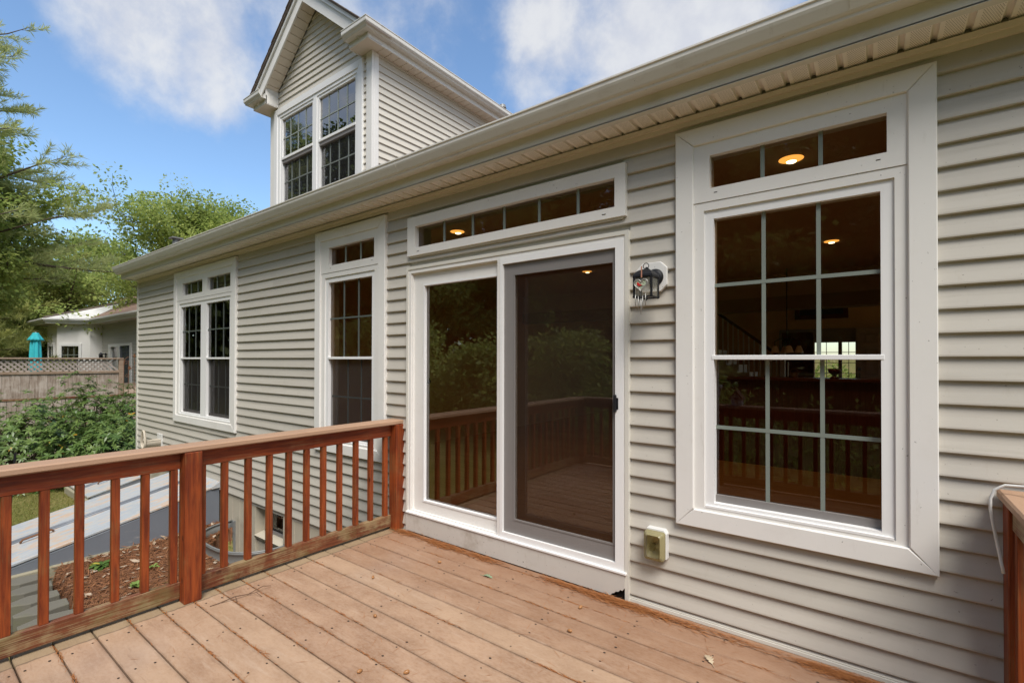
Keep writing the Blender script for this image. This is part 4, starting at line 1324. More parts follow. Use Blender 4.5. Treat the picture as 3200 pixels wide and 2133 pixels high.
MB().box(hx + .004 - .003, hx + .004 + .003, hy - .001, hy + .001, hz + .036, 1.886).build('ribbon', copper, wc)
for dx, z1_, ln in ((-.030, 1.738, .060), (-.014, 1.728, .072), (.001, 1.715, .085), (.010, 1.728, .072), (.026, 1.742, .066)):
    MB().tube([(hx + dx, hy, z1_), (hx + dx, hy, z1_ - ln)], .0021, 8).build('chime_tube', silver, wc, True)
    MB().tube([(hx + dx, hy, hz - .01), (hx + dx, hy, z1_)], .0005, 4).build('string', silver, wc)

ob = thing('outlet_cover', 'white outdoor outlet box with a yellowed clear bubble cover below the lantern', 'outlet cover', (-.97, -.02, .30))
MB().prism([(-1.022, .300), (-.911, .300), (-.911, .440), (-.925, .458), (-1.022, .458)], 'y', -.062, -.018).build('box', M['white_plastic'], ob, bevel=.003)
yel, ty, oy = new_mat('yellowed_polycarbonate')
b_ = ty.node('ShaderNodeBsdfPrincipled', {'Base Color': (.40, .36, .20, 1), 'Roughness': .22, 'Specular IOR Level': .5})
tr_ = ty.node('ShaderNodeBsdfTransparent', {'Color': (.75, .68, .42, 1)})
mx_s = ty.node('ShaderNodeMixShader', {0: .45, 1: b_.outputs[0], 2: tr_.outputs[0]})
ty.l.new(mx_s.outputs[0], oy.inputs[0])
cv = MB()
rows = [(.056, .078, -.0625), (.056, .078, -.088), (.051, .073, -.097), (.038, .060, -.101)]
vs = []
for a, b, y in rows:
    r = .014
    for k, (sx, sz) in enumerate(((1, 1), (-1, 1), (-1, -1), (1, -1))):
        for q in range(5):
            an = k * PI / 2 + q * PI / 8
            vs.append((-.972 + sx * (a - r) + r * math.cos(an), y, .371 + sz * (b - r) + r * math.sin(an)))
n = 20
fs = [tuple(range(60, 80))] + [(i * n + k, (i + 1) * n + k, (i + 1) * n + (k + 1) % n, i * n + (k + 1) % n) for i in range(3) for k in range(n)]
cv.add(vs, [f[::-1] for f in fs]).build('cover', yel, ob, True)
MB().lathe([(.017, -.0625), (.016, -.072), (.0, -.072)], (-.965, 0, .400), 18, 'y').lathe([(.017, -.0625), (.016, -.072), (.0, -.072)], (-.965, 0, .345), 18, 'y').build('receptacle', M['beige_plastic'], ob)

cord = thing('power_cord', 'white cord looped over the end of the right railing', 'cord', (.40, -.12, .9))
pts = [(.62, -.30, .932), (.50, -.20, .930), (.435, -.14, .930), (.385, -.13, .926), (.358, -.125, .905), (.346, -.125, .87), (.346, -.125, .83), (.352, -.126, .78), (.361, -.127, .72), (.370, -.128, .66), (.378, -.14, .60)]
MB().tube([tuple(p) for p in np.array([(1 - t) * np.array(pts[i]) + t * np.array(pts[i + 1]) for i in range(len(pts) - 1) for t in (0, .5)] + [np.array(pts[-1])])], .0052, 10).build('cable', M['white_plastic'], cord, True)

hr = thing('hose_holder', 'off-white plastic hose hanger on the wall at the far corner of the house', 'hose holder', (-8.72, -.02, .14))
hcx, hcz = -8.72, .145
lp = [(.085 * math.cos(a), .085 * math.sin(a)) for a in np.linspace(-PI, 0, 13)] + [(.075, .05), (.05, .13), (.02, .175), (-.02, .175), (-.05, .13), (-.075, .05)]
MB().tube([(hcx + p[0], -.235, hcz + p[1]) for p in lp], .016, 8, close=True).build('loop', M['beige_plastic'], hr, True)
tr_o = [(.08 * math.cos(a), .08 * math.sin(a)) for a in np.linspace(-PI - .2, .2, 15)]
tr_i = [(.068 * math.cos(a), .068 * math.sin(a)) for a in np.linspace(.2, -PI - .2, 15)]
MB().prism([(hcx + p[0], hcz + p[1]) for p in tr_o + tr_i], 'y', -.232, -.028).build('trough', M['beige_plastic'], hr)
MB().cbox(hcx - .10, hcx + .10, -.034, -.018, hcz - .10, hcz + .11, .004).build('wall_plate', M['white_plastic'], hr)
MB().box(hcx - .075, hcx + .075, -.225, -.034, hcz + .02, hcz + .028).build('shelf', M['beige_plastic'], hr)

# ------------------------------------------------------------------ bulkheads and window well
def bulkhead(label, x0, x1, y0, zf, zw, mats, lip=.05):
    """steel cellar hatch: x0..x1 wide, from the wall (y 0) to y0; top edge from zw at the wall to zf at the front"""
    t = thing('cellar_hatch', label, 'cellar hatch', ((x0 + x1) / 2, y0 / 2, -.8))
    sl = (zw - zf) / (0 - y0)
    top = lambda y, d=0.0: zw + sl * y + d
    for x, nx in ((x1, 1), (x0, -1)):
        a, b = sorted((x, x - nx * .03))
        MB().prism([(y0, -.775), (-.025, -.775), (-.025, zw - .025), (y0, zf - .025)], 'x', a, b).build('side_panel', M[mats[0]], t, bevel=.004)
        # rolled shoulder
        MB().tube([(x - nx * .02, y0 - .01, zf - .025), (x - nx * .02, -.03, zw - .025)], .022, 10).build('shoulder', M[mats[0]], t, True)
    MB().prism([(x0, -.775), (x1, -.775), (x1, zf - .03), (x0, zf - .03)], 'y', y0 - .012, y0 + .02).build('front_panel', M[mats[0]], t, bevel=.004)
    xm = (x0 + x1) / 2
    for a, b in ((x0 - .012, xm - .004), (xm + .004, x1 + .006)):
        m = MB()
        th = .028
        yb, yf = -.06, y0 - .05
        vs = [(a, yf, top(yf, 0)), (b, yf, top(yf, 0)), (b, yb, top(yb, 0)), (a, yb, top(yb, 0))]
        m.add(vs + [(p[0], p[1], p[2] + th) for p in vs], [(3, 2, 1, 0), (4, 5, 6, 7), (0, 1, 5, 4), (1, 2, 6, 5), (2, 3, 7, 6), (3, 0, 4, 7)])
        d = m.build('door_leaf', M[mats[1]], t, bevel=.006)
        # raised seam beside the middle and a flange down the outer edge
        xs = b - .03 if b < xm else a + .03
        MB().tube([(xs, yf + .02, top(yf + .02, th + .002)), (xs, yb - .02, top(yb - .02, th + .002))], .014, 10).build('seam', M[mats[0]], d, True)
        if b < xm:
            continue
        hy = y0 + .30
        MB().tube([(xs + .10, hy - .13, top(hy - .13, th + .01)), (xs + .10, hy - .11, top(hy - .11, th + .035)), (xs + .10, hy + .11, top(hy + .11, th + .035)), (xs + .10, hy + .13, top(hy + .13, th + .01))], .011, 8).build('handle', M['rust'], d, True)
    MB().prism([(y0 + .0, top(y0, -.03)), (-.03, top(-.03, -.03)), (-.03, top(-.03, -.015)), (y0, top(y0, -.015))], 'x', x0 + .03, x1 - .03).build('weather_strip', M['dark'], t)
    MB().prism([(-.12, top(-.12, .03)), (-.02, zw + .06), (-.002, zw + .06), (-.002, zw - .02), (-.12, top(-.12, .0))], 'x', x0 - .02, x1 + .02).build('header', M['steel_pale' if mats[1] == 'steel_pale' else mats[1]], t, bevel=.004)
    MB().prism([(x0 - .06, y0 - .08), (x1 + .05, y0 - .08), (x1 + .05, -.003), (x0 - .06, -.003)], 'z', -1.1, -.685).build('curb', M['concrete_curb'], t, bevel=.01)
    return t

bulkhead('large pale grey peeling steel cellar hatch beside the mulch bed', -7.97, -6.62, -1.90, -.614, -.205, ('steel_grey', 'steel_pale'))
bulkhead('second grey cellar hatch on a concrete curb beyond the first one', -10.5, -9.3, -.70, -.655, -.47, ('steel_grey', 'steel_pale'))

ww = thing('window_well', 'corrugated grey metal window well round the basement window', 'window well', (-5.5, -.3, -.8))
wm = MB()
na = 36
ribs = [(-1.15, 0), (-.92, 0), (-.90, .012), (-.86, .012), (-.84, 0), (-.77, 0), (-.75, .012), (-.71, .012), (-.69, 0), (-.60, 0), (-.585, .014), (-.575, .014), (-.57, .004)]
ribs = [(zz - .005, d) for zz, d in ribs]
vs, fs = [], []
wcx, wrx, wry = -5.62, .64, .50
for zz, d in ribs:
    for k in range(na + 1):
        a = PI + PI * k / na
        vs.append((wcx + (wrx + d) * math.copysign(abs(math.cos(a)) ** .8, math.cos(a)), -.02 + (wry + d) * -abs(math.sin(a)) ** .8, zz))
w_ = na + 1
for i in range(len(ribs) - 1):
    for k in range(na):
        fs.append((i * w_ + k, i * w_ + k + 1, (i + 1) * w_ + k + 1, (i + 1) * w_ + k))
wm.add(vs, fs)
wo = wm.build('shell', M['galv'], ww, True)
so = wo.modifiers.new('solid', 'SOLIDIFY')
so.thickness = .004
MB().tube([(v[0], v[1], -.572) for v in vs[-w_:]], .010, 8).build('rim', M['galv'], ww, True)
MB().box(wcx - wrx - .01, wcx - wrx + .05, -.030, -.004, -1.1, -.57).box(wcx + wrx - .05, wcx + wrx + .01, -.030, -.004, -1.1, -.57).build('flange', M['galv'], ww)

# ------------------------------------------------------------------ block wall that holds the bed
rw = thing('block_wall', 'low wall of grey concrete blocks stepping past the mulch bed', 'retaining wall', (-6.0, -1.85, -1.1))
bp_ = [(-.075, .16), (-.108, -.03), (-.030, -.175), (.030, -.175), (.108, -.03), (.075, .16)]
bme = MB().prism(bp_, 'z', -.085, .085).mesh('block', M['block'])
for r_ in range(3):
    for k in range(10):
        x = -6.44 + k * .283 + (.03 if r_ % 2 else 0)
        zz = -.785 - r_ * .172
        put('block', bme, rw, (x, -1.80 + r_ * .05 + rnd.uniform(-.012, .012), zz + rnd.uniform(-.008, .008)), rot=(rnd.uniform(-.03, .03), rnd.uniform(-.03, .03), rnd.uniform(-.08, .08)), bevel=.008)
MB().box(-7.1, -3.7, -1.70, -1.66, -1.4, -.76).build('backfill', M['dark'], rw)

# ------------------------------------------------------------------ litter and little plants
def slivers(n, x0, x1, y0, y1, zf, ln, wd, mat, name, tilt=.25, yfun=None):
    c = np.stack([rng.uniform(x0, x1, n), rng.uniform(y0, y1, n), np.zeros(n)], 1)
    if yfun is not None:
        c[:, :2] = yfun(c[:, :2])
    c[:, 2] = zf(c[:, 0], c[:, 1])
    a = rng.uniform(0, 2 * PI, n)
    d = np.stack([np.cos(a), np.sin(a), rng.normal(0, tilt, n)], 1)
    nr = np.stack([rng.normal(0, .4, n), rng.normal(0, .4, n), np.ones(n)], 1)
    v, f = leaf_quads(c, d, nr, rng.uniform(*ln, n), rng.uniform(*wd, n))
    v[:, 2] = np.maximum(v[:, 2], zf(v[:, 0], v[:, 1]) + .001)
    return v, f


v, f = slivers(26000, -6.62, -3.2, -1.66, -.03, lambda x, y: zbed(x, y) + .004, (.03, .10), (.003, .010), None, '')
tag(put('pine_straw', np_mesh('pine_straw', v, f, M['needles'], rng.random(len(f)))), kind='stuff')
v, f = slivers(260, -6.6, -4.2, -1.65, -.1, lambda x, y: zbed(x, y) + .012, (.05, .10), (.02, .045), None, '')
tag(put('fallen_leaves', np_mesh('fallen_leaves', v, f, leaf_mat('pale_dead_leaf', (.30, .20, .12), (.50, .40, .30), .1, .8), rng.random(len(f)))), kind='stuff')


def seams(xy):
    n = len(xy)
    k = rng.integers(0, 20, n)
    w = np.exp(-((rng.random(n)) * 2.0))
    xy[:, 1] = -.101 - gap / 2 - k * pitch + pitch * 0 + rng.normal(0, .004 + .010 * (rng.random(n) < .12), n)
    return xy


zd = lambda x, y: np.full_like(np.asarray(x, float), .001)
parts_v, parts_f, off = [], [], 0
# needles caught in the gaps, clumped
nn = 3400
cl = rng.uniform(-3.2, .5, 120)
xy = np.stack([cl[rng.integers(0, 120, nn)] + rng.normal(0, .05, nn), np.zeros(nn), np.zeros(nn)], 1)
kk = rng.integers(0, 20, 120)
ki = rng.integers(0, 120, nn)
xy[:, 0] = cl[ki] + rng.normal(0, .06, nn)
xy[:, 1] = -.101 + gap / 2 - .005 - kk[ki] * pitch + rng.normal(0, .0035, nn)
a = rng.normal(0, .22, nn) + PI * (rng.random(nn) < .5)
d = np.stack([np.cos(a), np.sin(a), rng.normal(.02, .05, nn)], 1)
nr = np.tile([0, 0, 1.0], (nn, 1))
v, f = leaf_quads(xy, d, nr, rng.uniform(.02, .06, nn), rng.uniform(.0016, .0036, nn))
v[:, 2] = np.abs(v[:, 2]) - .001
parts_v.append(v); parts_f.append(f)
# loose needles on the boards
nn = 420
c = np.stack([rng.uniform(-3.1, .45, nn), -.05 - np.abs(rng.normal(0, 1.1, nn)), np.full(nn, .0025)], 1)
c[:, 1] = np.maximum(c[:, 1], -2.9)
a = rng.uniform(0, 2 * PI, nn)
v, f = leaf_quads(c, np.stack([np.cos(a), np.sin(a), a * 0], 1), np.tile([0, 0, 1.0], (nn, 1)), rng.uniform(.04, .10, nn), rng.uniform(.0012, .0022, nn))
parts_v.append(v); parts_f.append(f)
# drifts along the house wall and kick board
nn = 6500
dcx = np.array([-3.02, -2.75, -2.55, -2.2, -1.55, -1.30, -1.17, -1.05, -.85, -.55, -.15, .03, .12, .3])
dcw = np.array([1.2, .5, 2.2, 1.0, .9, 1.3, 1.6, .9, .5, .3, 1.4, 1.2, .5, .3])
ci = rng.choice(len(dcx), nn, p=dcw / dcw.sum())
c = np.stack([dcx[ci] + rng.normal(0, .085, nn), -.040 - .028 - np.abs(rng.normal(0, .030, nn)), np.abs(rng.normal(0, .006, nn)) + .002], 1)
a = rng.uniform(-.8, .8, nn) + PI * (rng.random(nn) < .5)
v, f = leaf_quads(c, np.stack([np.cos(a), np.sin(a) * .6, rng.normal(0, .08, nn)], 1), np.tile([0, 0, 1.0], (nn, 1)), rng.uniform(.02, .065, nn), rng.uniform(.0018, .0036, nn))
v[:, 2] = np.maximum(v[:, 2], .001)
v[:, 1] = np.minimum(v[:, 1], -.034)
parts_v.append(v); parts_f.append(f)
V, Fq = [], []
off = 0
for v, f in zip(parts_v, parts_f):
    V.append(v); Fq.append(f + off); off += len(v)
Fq = np.concatenate(Fq)
tag(put('pine_needles', np_mesh('pine_needles', np.concatenate(V), Fq, M['needles_deck'], rng.random(len(Fq)))), kind='stuff')

# oak leaves, acorns and a twig lying on the boards
def oak_leaf(name, label, x, y, s, rz, mat):
    lobes = [(0, 0), (.10, .05), (.18, .16), (.25, .09), (.36, .24), (.44, .10), (.56, .26), (.66, .10), (.78, .17), (.88, .06), (1.0, 0)]
    up = [(a, b) for a, b in lobes]
    dn = [(a, -b * .92) for a, b in lobes[::-1][1:-1]]
    poly = up + dn
    mid = [(a, 0) for a, _ in lobes]
    m = MB()
    n = len(lobes)
    vs = [(a * s, b * s, .004 + .012 * s / .1 * (b * 2.5) ** 2 + .006 * math.sin(a * 4)) for a, b in lobes] + [(a * s, 0, .003 + .006 * math.sin(a * 4)) for a, _ in lobes] + [(a * s, -b * .92 * s, .004 + .014 * s / .1 * (b * 2.5) ** 2 + .006 * math.sin(a * 4)) for a, b in lobes]
    fs = []
    for i in range(n - 1):
        fs.append((n + i, n + i + 1, i + 1, i))
        fs.append((2 * n + i, 2 * n + i + 1, n + i + 1, n + i))
    m.add(vs, fs)
    m.tube([(-.25 * s, .01 * s, .006), (0, 0, .004)], .0011, 5)
    return tag(put(name, m.mesh(name, mat), loc=(x, y, .001), rot=(0, 0, rz)), label, 'leaf', 'fallen leaves on the deck')

def Pz(u, v_):
    """point on the boards"""
    return u, v_
oak_leaf('oak_leaf', 'pale tan oak leaf lying on the deck below the large window', -.595, -.36, .085, 2.2, pmat('tan_leaf', (.50, .40, .27), .7, .15))
oak_leaf('oak_leaf', 'green oak leaf lying on the deck in front of the screen door', -2.02, -.30, .075, .2, pmat('green_leaf', (.20, .27, .16), .6, .15))
oak_leaf('curled_leaf', 'curled brown leaf on the deck left of the green leaf', -2.50, -.115, .060, 2.8, pmat('brown_leaf', (.28, .14, .06), .7, .2))
oak_leaf('curled_leaf', 'small curled orange leaf at the front edge of the deck', -.30, -.66, .05, 1.2, pmat('orange_leaf', (.50, .25, .12), .7, .2))
acm = MB().lathe([(.0, -.013), (.004, -.012), (.008, -.004), (.0085, .003), (.0075, .009), (.004, .013), (.001, .0145)], n=12).mesh('acorn', pmat('acorn', (.34, .16, .06), .4, .2, 60.0), True)
for k, (x, y, lab) in enumerate(((-1.83, -1.36, 'shiny tan acorn lying alone near the front of the deck'), (-2.16, -1.03, 'dark acorn on the deck left of the two paired nuts'), (-1.66, -1.24, 'split acorn cap on the deck, front middle'),
                                 (-2.55, -.75, 'acorn resting in a board gap near the middle of the railing'), (-2.38, -.33, 'acorn lying on the boards before the fixed door leaf'), (-1.98, -1.60, 'acorn at the front edge of the deck beside a board gap'),
                                 (-1.25, -.52, 'acorn on the dark boards left of the tan leaf'), (-1.32, -.28, 'acorn beside the rotten corner of the door sill'))):
    tag(put('acorn', acm, loc=(x, y, .010), rot=(1.45, .2, k * 1.3)), lab, 'acorn', 'acorns scattered on the deck')
tw_ = MB()
tp = [(-2.98, -1.46, .006), (-2.955, -1.40, .022), (-2.95, -1.33, .010), (-2.94, -1.25, .030), (-2.945, -1.20, .012)]
tw_.tube(tp, [.003, .0028, .0025, .002, .0012], 6)
tw_.tube([tp[1], (-2.91, -1.41, .008)], .0016, 5).tube([tp[2], (-2.90, -1.31, .028), (-2.87, -1.29, .004)], .0015, 5).tube([tp[0], (-2.99, -1.52, .003)], .002, 5)
tag(tw_.build('twig', M['twig'], None, True), 'bare grey twig lying on the deck at the foot of the middle post', 'twig')


def rosette(name, label, cat, x, y, z, n, ln, wd, mat, up=.55):
    if x > -6.6:
        z = float(zbed(np.array([x]), np.array([y]))[0]) + .012
    c = np.tile([[x, y, z]], (n, 1)) + rng.normal(0, .012, (n, 3)) * [1, 1, .3]
    V, Fl = [], []
    for i in range(n):
        a = 2 * PI * i / n * 2.4 + rng.uniform(-.3, .3)
        el = rng.uniform(.15, 1.0) * up + .12
        L = ln * rng.uniform(.7, 1.1)
        d = np.array([math.cos(a) * math.cos(el), math.sin(a) * math.cos(el), math.sin(el)])
        s = np.array([-math.sin(a), math.cos(a), 0])
        k0 = len(V)
        for t, w in ((0, .15), (.3, .8), (.6, 1.0), (.85, .6), (1.0, .05)):
            p = np.array([x, y, z]) + d * L * t + np.array([0, 0, -L * .45 * t * t])
            V += [p - s * wd * w / 2 + [0, 0, .012 * w], p, p + s * wd * w / 2 + [0, 0, .012 * w]]
        for j in range(4):
            for q in range(2):
                Fl.append((k0 + j * 3 + q, k0 + j * 3 + q + 1, k0 + j * 3 + 4 + q, k0 + j * 3 + 3 + q))
    me = np_mesh(name, np.array(V), np.array(Fl), mat, np.repeat(rng.random(n), 8))
    me.polygons.foreach_set('use_smooth', np.ones(len(Fl), dtype=bool))
    return tag(put(name, me), label, cat)


foxg = leaf_mat('broad_green_leaf', (.045, .10, .018), (.11, .18, .04), .2, .5, (.40, .33, .05), .05)
rosette('leafy_plant', 'low rosette of broad green leaves in the mulch beside the large hatch', 'plant', -6.22, -1.27, -.735, 26, .16, .05, foxg)
seedm = leaf_mat('seedling_leaf', (.16, .26, .05), (.24, .34, .09), .3, .5)
rosette('seedling', 'pale green seedling in the mulch close to the bottom rail', 'plant', -5.40, -1.205, -.70, 9, .10, .065, seedm, .9)
rosette('seedling', 'tiny green seedling in the mulch by the middle post', 'plant', -5.75, -.98, -.715, 8, .07, .03, seedm, .7)
rosette('seedling', 'green sprouts on the lawn beside the second hatch curb', 'plant', -11.0, -.95, -.80, 22, .26, .07, foxg, 1.0)
pole = thing('garden_stake', 'thin black garden stake standing in the lawn beyond the hatch', 'stake', (-9.1, -1.62, -.8))
MB().tube([(-8.72, -1.63, -.72), (-8.68, -1.58, .2)], .013, 8).build('shaft', M['black'], pole)
MB().tube([(-8.735, -1.645, -1.0), (-8.72, -1.63, -.72)], .010, 8).build('tip', M['steel_pale'], pole)
# grass blades on the strip of lawn in view
n = 26000
c = np.stack([rng.uniform(-13.5, -8.0, n), rng.uniform(-3.6, -.6, n), np.zeros(n)], 1)
c[:, 2] = zground(c[:, 0], c[:, 1]) - .003
d = np.stack([rng.normal(0, .5, n), rng.normal(0, .5, n), np.ones(n)], 1)
v, f = leaf_quads(c, d, rng.normal(0, 1, (n, 3)), rng.uniform(.02, .06, n), rng.uniform(.004, .009, n))
grassm = leaf_mat('grass_blade', (.15, .19, .03), (.34, .28, .10), .4, .7)
tag(put('grass', np_mesh('grass', v, f, grassm, rng.random(n))), kind='stuff')
# ------------------------------------------------------------------ neighbour: deck with privacy screen, house, umbrella
nbd = thing('neighbour_deck', 'raised weathered wooden deck behind the shrubs', 'deck', (-18, -1, -.8))
MB().box(-22.5, -14.62, -1.40, 3.3, .44, .50).build('floor', M['fence_rail'], nbd)
MB().cbox(-14.64, -14.575, -1.40, 3.2, .500, .536).build('rim_board', M['redwood_worn'], nbd)
sk = MB().cbox(-.012, .012, -.068, .068, -.9, .498, .003).mesh('skirt_board', M['fence'])
y = -1.33
while y < 3.2:
    put('skirt_board', sk, nbd, (-14.60 + rnd.uniform(-.004, .004), y, 0))
    y += .143
fence = thing('privacy_screen', 'weathered grey board fence with a lattice top on the neighbouring deck', 'fence', (-14.6, -1, .53))
FY0, FY1 = -1.38, .905
bm = MB().cbox(-.010, .010, -.069, .069, .538, 1.062, .003).mesh('board', M['fence'])
y = FY1 - .07
while y > FY0:
    put('board', bm, fence, (-14.60 + rnd.uniform(-.004, .004), y, 0), rot=(0, 0, rnd.uniform(-.02, .02)))
    y -= .1395
MB().cbox(-14.635, -14.565, FY0, FY1, 1.056, 1.114, .004).build('rail', M['fence_rail'], fence)
MB().cbox(-14.65, -14.55, FY0, FY1 + .09, 1.385, 1.420, .004).build('top_rail', M['fence_rail'], fence)
for y in (FY1, -1.38):
    MB().cbox(-14.65, -14.56, y, y + .088, .537, 1.384, .004).build('post', M['fence_rail'], fence)
y = FY0
lz0, lz1 = 1.1145, 1.3845
sw = .026
while y < FY1 + .25:
    for s, xx in ((1, -14.606), (-1, -14.594)):
        q = [(y - sw, lz0), (y + sw, lz0), (y + sw + s * .27, lz1), (y - sw + s * .27, lz1)] if s > 0 else [(y - sw, lz0), (y + sw, lz0), (y + sw - .27, lz1), (y - sw - .27, lz1)]
        if min(p[0] for p in q) > FY0 - .02 and max(p[0] for p in q) < FY1 + .01:
            MB().prism(q, 'x', xx - .005, xx + .005).build('lattice_slat', M['lattice'], fence)
    y += .103
um = thing('patio_umbrella', 'closed turquoise patio umbrella behind the lattice fence', 'umbrella', (-17.5, -.12, .5))
ux, uy = -17.5, -.12
MB().tube([(ux, uy, .5), (ux, uy, 2.09)], .02, 10).build('pole', M['trim'], um)
sq = lambda a, h: 1 + .16 * math.sin(8 * a) + .05 * math.sin(5 * a + 1)
MB().lathe([(.115, .98), (.118, 1.2), (.110, 1.5), (.100, 1.75), (.085, 1.9), (.03, 2.0)], (ux, uy, 0), 48, squash=sq).build('canopy', M['umbrella'], um, True)
sq2 = lambda a, h: 1 + .17 * math.sin(6 * a) * (2.08 - h) / .2
MB().lathe([(.150, 1.875), (.128, 1.92), (.09, 2.0), (.062, 2.06), (.058, 2.075)], (ux, uy, 0), 48, squash=sq2).build('vent_flap', M['umbrella'], um, True)
tre = thing('garden_trellis', 'rusty scrollwork trellis with fleur-de-lis finials by the neighbour door', 'trellis', (-14.5, 1.13, .53))
X = -14.52
tm = MB()
for y, zt in ((.985, 1.30), (1.075, 1.36), (1.190, 1.46), (1.275, 1.36)):
    tm.tube([(X, y, .537), (X, y, zt)], .006, 6)
tm.tube([(X, .985 + .20 * (1 - math.cos(a)) * .5, 1.30 + .14 * math.sin(a)) for a in np.linspace(0, PI / 2, 10)], .006, 6)
tm.build('bar', M['rust'], tre)
for cy, cz, r, s in ((1.03, 1.30, .055, 1), (1.12, 1.18, .05, -1), (1.05, .98, .05, 1), (1.14, .70, .045, -1), (1.05, .70, .045, 1), (1.235, 1.28, .04, -1), (1.235, 1.05, .035, 1)):
    MB().tube([(X, cy + s * r * (1 - a / 9) * math.cos(a), cz + r * (1 - a / 9) * math.sin(a)) for a in np.linspace(0, 7.5, 30)], .005, 5).build('scroll', M['rust'], tre)
for cy, cz in ((1.19, 1.47), (1.10, 1.17)):
    MB().prism([(cy, cz - .05), (cy + .02, cz - .01), (cy + .05, cz), (cy + .018, cz + .015), (cy, cz + .065), (cy - .018, cz + .015), (cy - .05, cz), (cy - .02, cz - .01)], 'x', X - .008, X + .008).build('finial', M['rust'], tre)

nb = thing('neighbour_house', 'neighbouring beige house with a white bay and brown shingle roof', 'house', (-26, 3.4, -.8))
NY = 3.4
pl_ = MB()
z = -.8
while z < 3.0:
    c = course_mb(-27.1, -20.0, z, h=.127)
    holes = (-26.1, -23.05) if z < 1.92 else None
    if holes:
        pl_.v, pl_.f = pl_.v, pl_.f
        for a, b in ((-27.1, holes[0]), (holes[1], -20.0)):
            q = course_mb(a, b, z, h=.127)
            pl_.add([(p[0], p[1] + NY, p[2]) for p in q.v], q.f)
    else:
        pl_.add([(p[0], p[1] + NY, p[2]) for p in c.v], c.f)
    z += .127
tag(pl_.build('siding_planks', M['nb_siding'], nb), kind='stuff')
MB().plate(-27.1, -20, -.8, 3.3, [(-26.0, -23.15, .2, 1.95)], NY - .001, NY + .2).build('wall', M['nb_siding'], nb)
nd = empty('patio_door', (-24.6, NY, .2), nb)
MB().plate(-26.1, -23.05, .1, 2.02, [(-25.75, -24.72, .3, 1.90), (-24.55, -23.27, .25, 1.93)], NY - .05, NY + .05).build('frame', M['trim_white'], nd)
MB().add([(-25.8, NY + .02, .2), (-24.7, NY + .02, .2), (-24.7, NY + .02, 1.95), (-25.8, NY + .02, 1.95)], [(0, 1, 2, 3)]).build('pane', M['glass'], nd)
MB().add([(-24.6, NY - .02, .2), (-23.2, NY - .02, .2), (-23.2, NY - .02, 1.95), (-24.6, NY - .02, 1.95)], [(0, 1, 2, 3)]).build('screen', screen_mat('nb_screen', (.12, .13, .15), .7), nd)
MB().box(-26, -23, NY + .6, NY + .65, -.5, 2.4).build('room_void', M['dark'], nb)
MB().box(-25.55, -24.95, NY + .1, NY + .12, .2, 1.95).build('curtain', M['trim'], nb)
bay = [(-27.1, 3.4), (-27.1, 2.97), (-28.0, 2.07), (-29.9, 2.07), (-29.9, 3.4)]
for i in range(4):
    (x0, y0), (x1, y1) = bay[i], bay[i + 1]
    d = Vector((x1 - x0, y1 - y0, 0))
    L = d.length
    d.normalize()
    n = Vector((d.y, -d.x, 0))                 # outward
    if n.y > .1 or (abs(n.y) < .1 and i == 0 and n.x < 0):
        n = -n
    def W_(u, h, o=0.0):
        return (x0 + d.x * u + n.x * o, y0 + d.y * u + n.y * o, h)
    hole = {1: (.40, 1.10, .80, 1.97), 2: (.53, 1.55, .80, 1.97)}.get(i)
    m = MB()
    if hole:
        a, b, c, e = hole
        for u0, u1, h0, h1 in ((0, a, -.8, 2.95), (b, L, -.8, 2.95), (a, b, -.8, c), (a, b, e, 2.95)):
            m.add([W_(u0, h0), W_(u1, h0), W_(u1, h1), W_(u0, h1)], [(0, 1, 2, 3)])
        wf = empty('bay_window', W_((a + b) / 2, 1.0), nb)
        fm = MB()
        for u0, u1, h0, h1 in ((a - .09, a + .02, c - .09, e + .09), (b - .02, b + .09, c - .09, e + .09), (a + .02, b - .02, c - .09, c + .02), (a + .02, b - .02, e - .02, e + .09)):
            q = [W_(u0, h0, .001), W_(u1, h0, .001), W_(u1, h1, .001), W_(u0, h1, .001), W_(u0, h0, .04), W_(u1, h0, .04), W_(u1, h1, .04), W_(u0, h1, .04)]
            fm.add(q, [(0, 1, 2, 3), (4, 5, 6, 7), (0, 1, 5, 4), (1, 2, 6, 5), (2, 3, 7, 6), (3, 0, 4, 7)])
        fm.build('frame', M['trim_white'], wf)
        MB().add([W_(a, c, -.03), W_(b, c, -.03), W_(b, e, -.03), W_(a, e, -.03)], [(0, 1, 2, 3)]).build('pane', M['glass'], wf)
        mm = MB()
        for f in (1 / 3, 2 / 3):
            u = a + (b - a) * f
            mm.add([W_(u - .014, c, -.02), W_(u + .014, c, -.02), W_(u + .014, e, -.02), W_(u - .014, e, -.02)], [(0, 1, 2, 3)])
        for f in (.17, .5, .66):
            h = c + (e - c) * f
            mm.add([W_(a, h - .014, -.019), W_(b, h - .014, -.019), W_(b, h + .014, -.019), W_(a, h + .014, -.019)], [(0, 1, 2, 3)])
        mm.build('muntin', M['muntin'], wf)
    else:
        m.add([W_(0, -.8), W_(L, -.8), W_(L, 2.95), W_(0, 2.95)], [(0, 1, 2, 3)])
    m.build('bay_wall', M['nb_white'], nb)
MB().box(-29.6, -27.4, 3.0, 3.3, -.5, 2.5).build('room_void', M['dark'], nb)
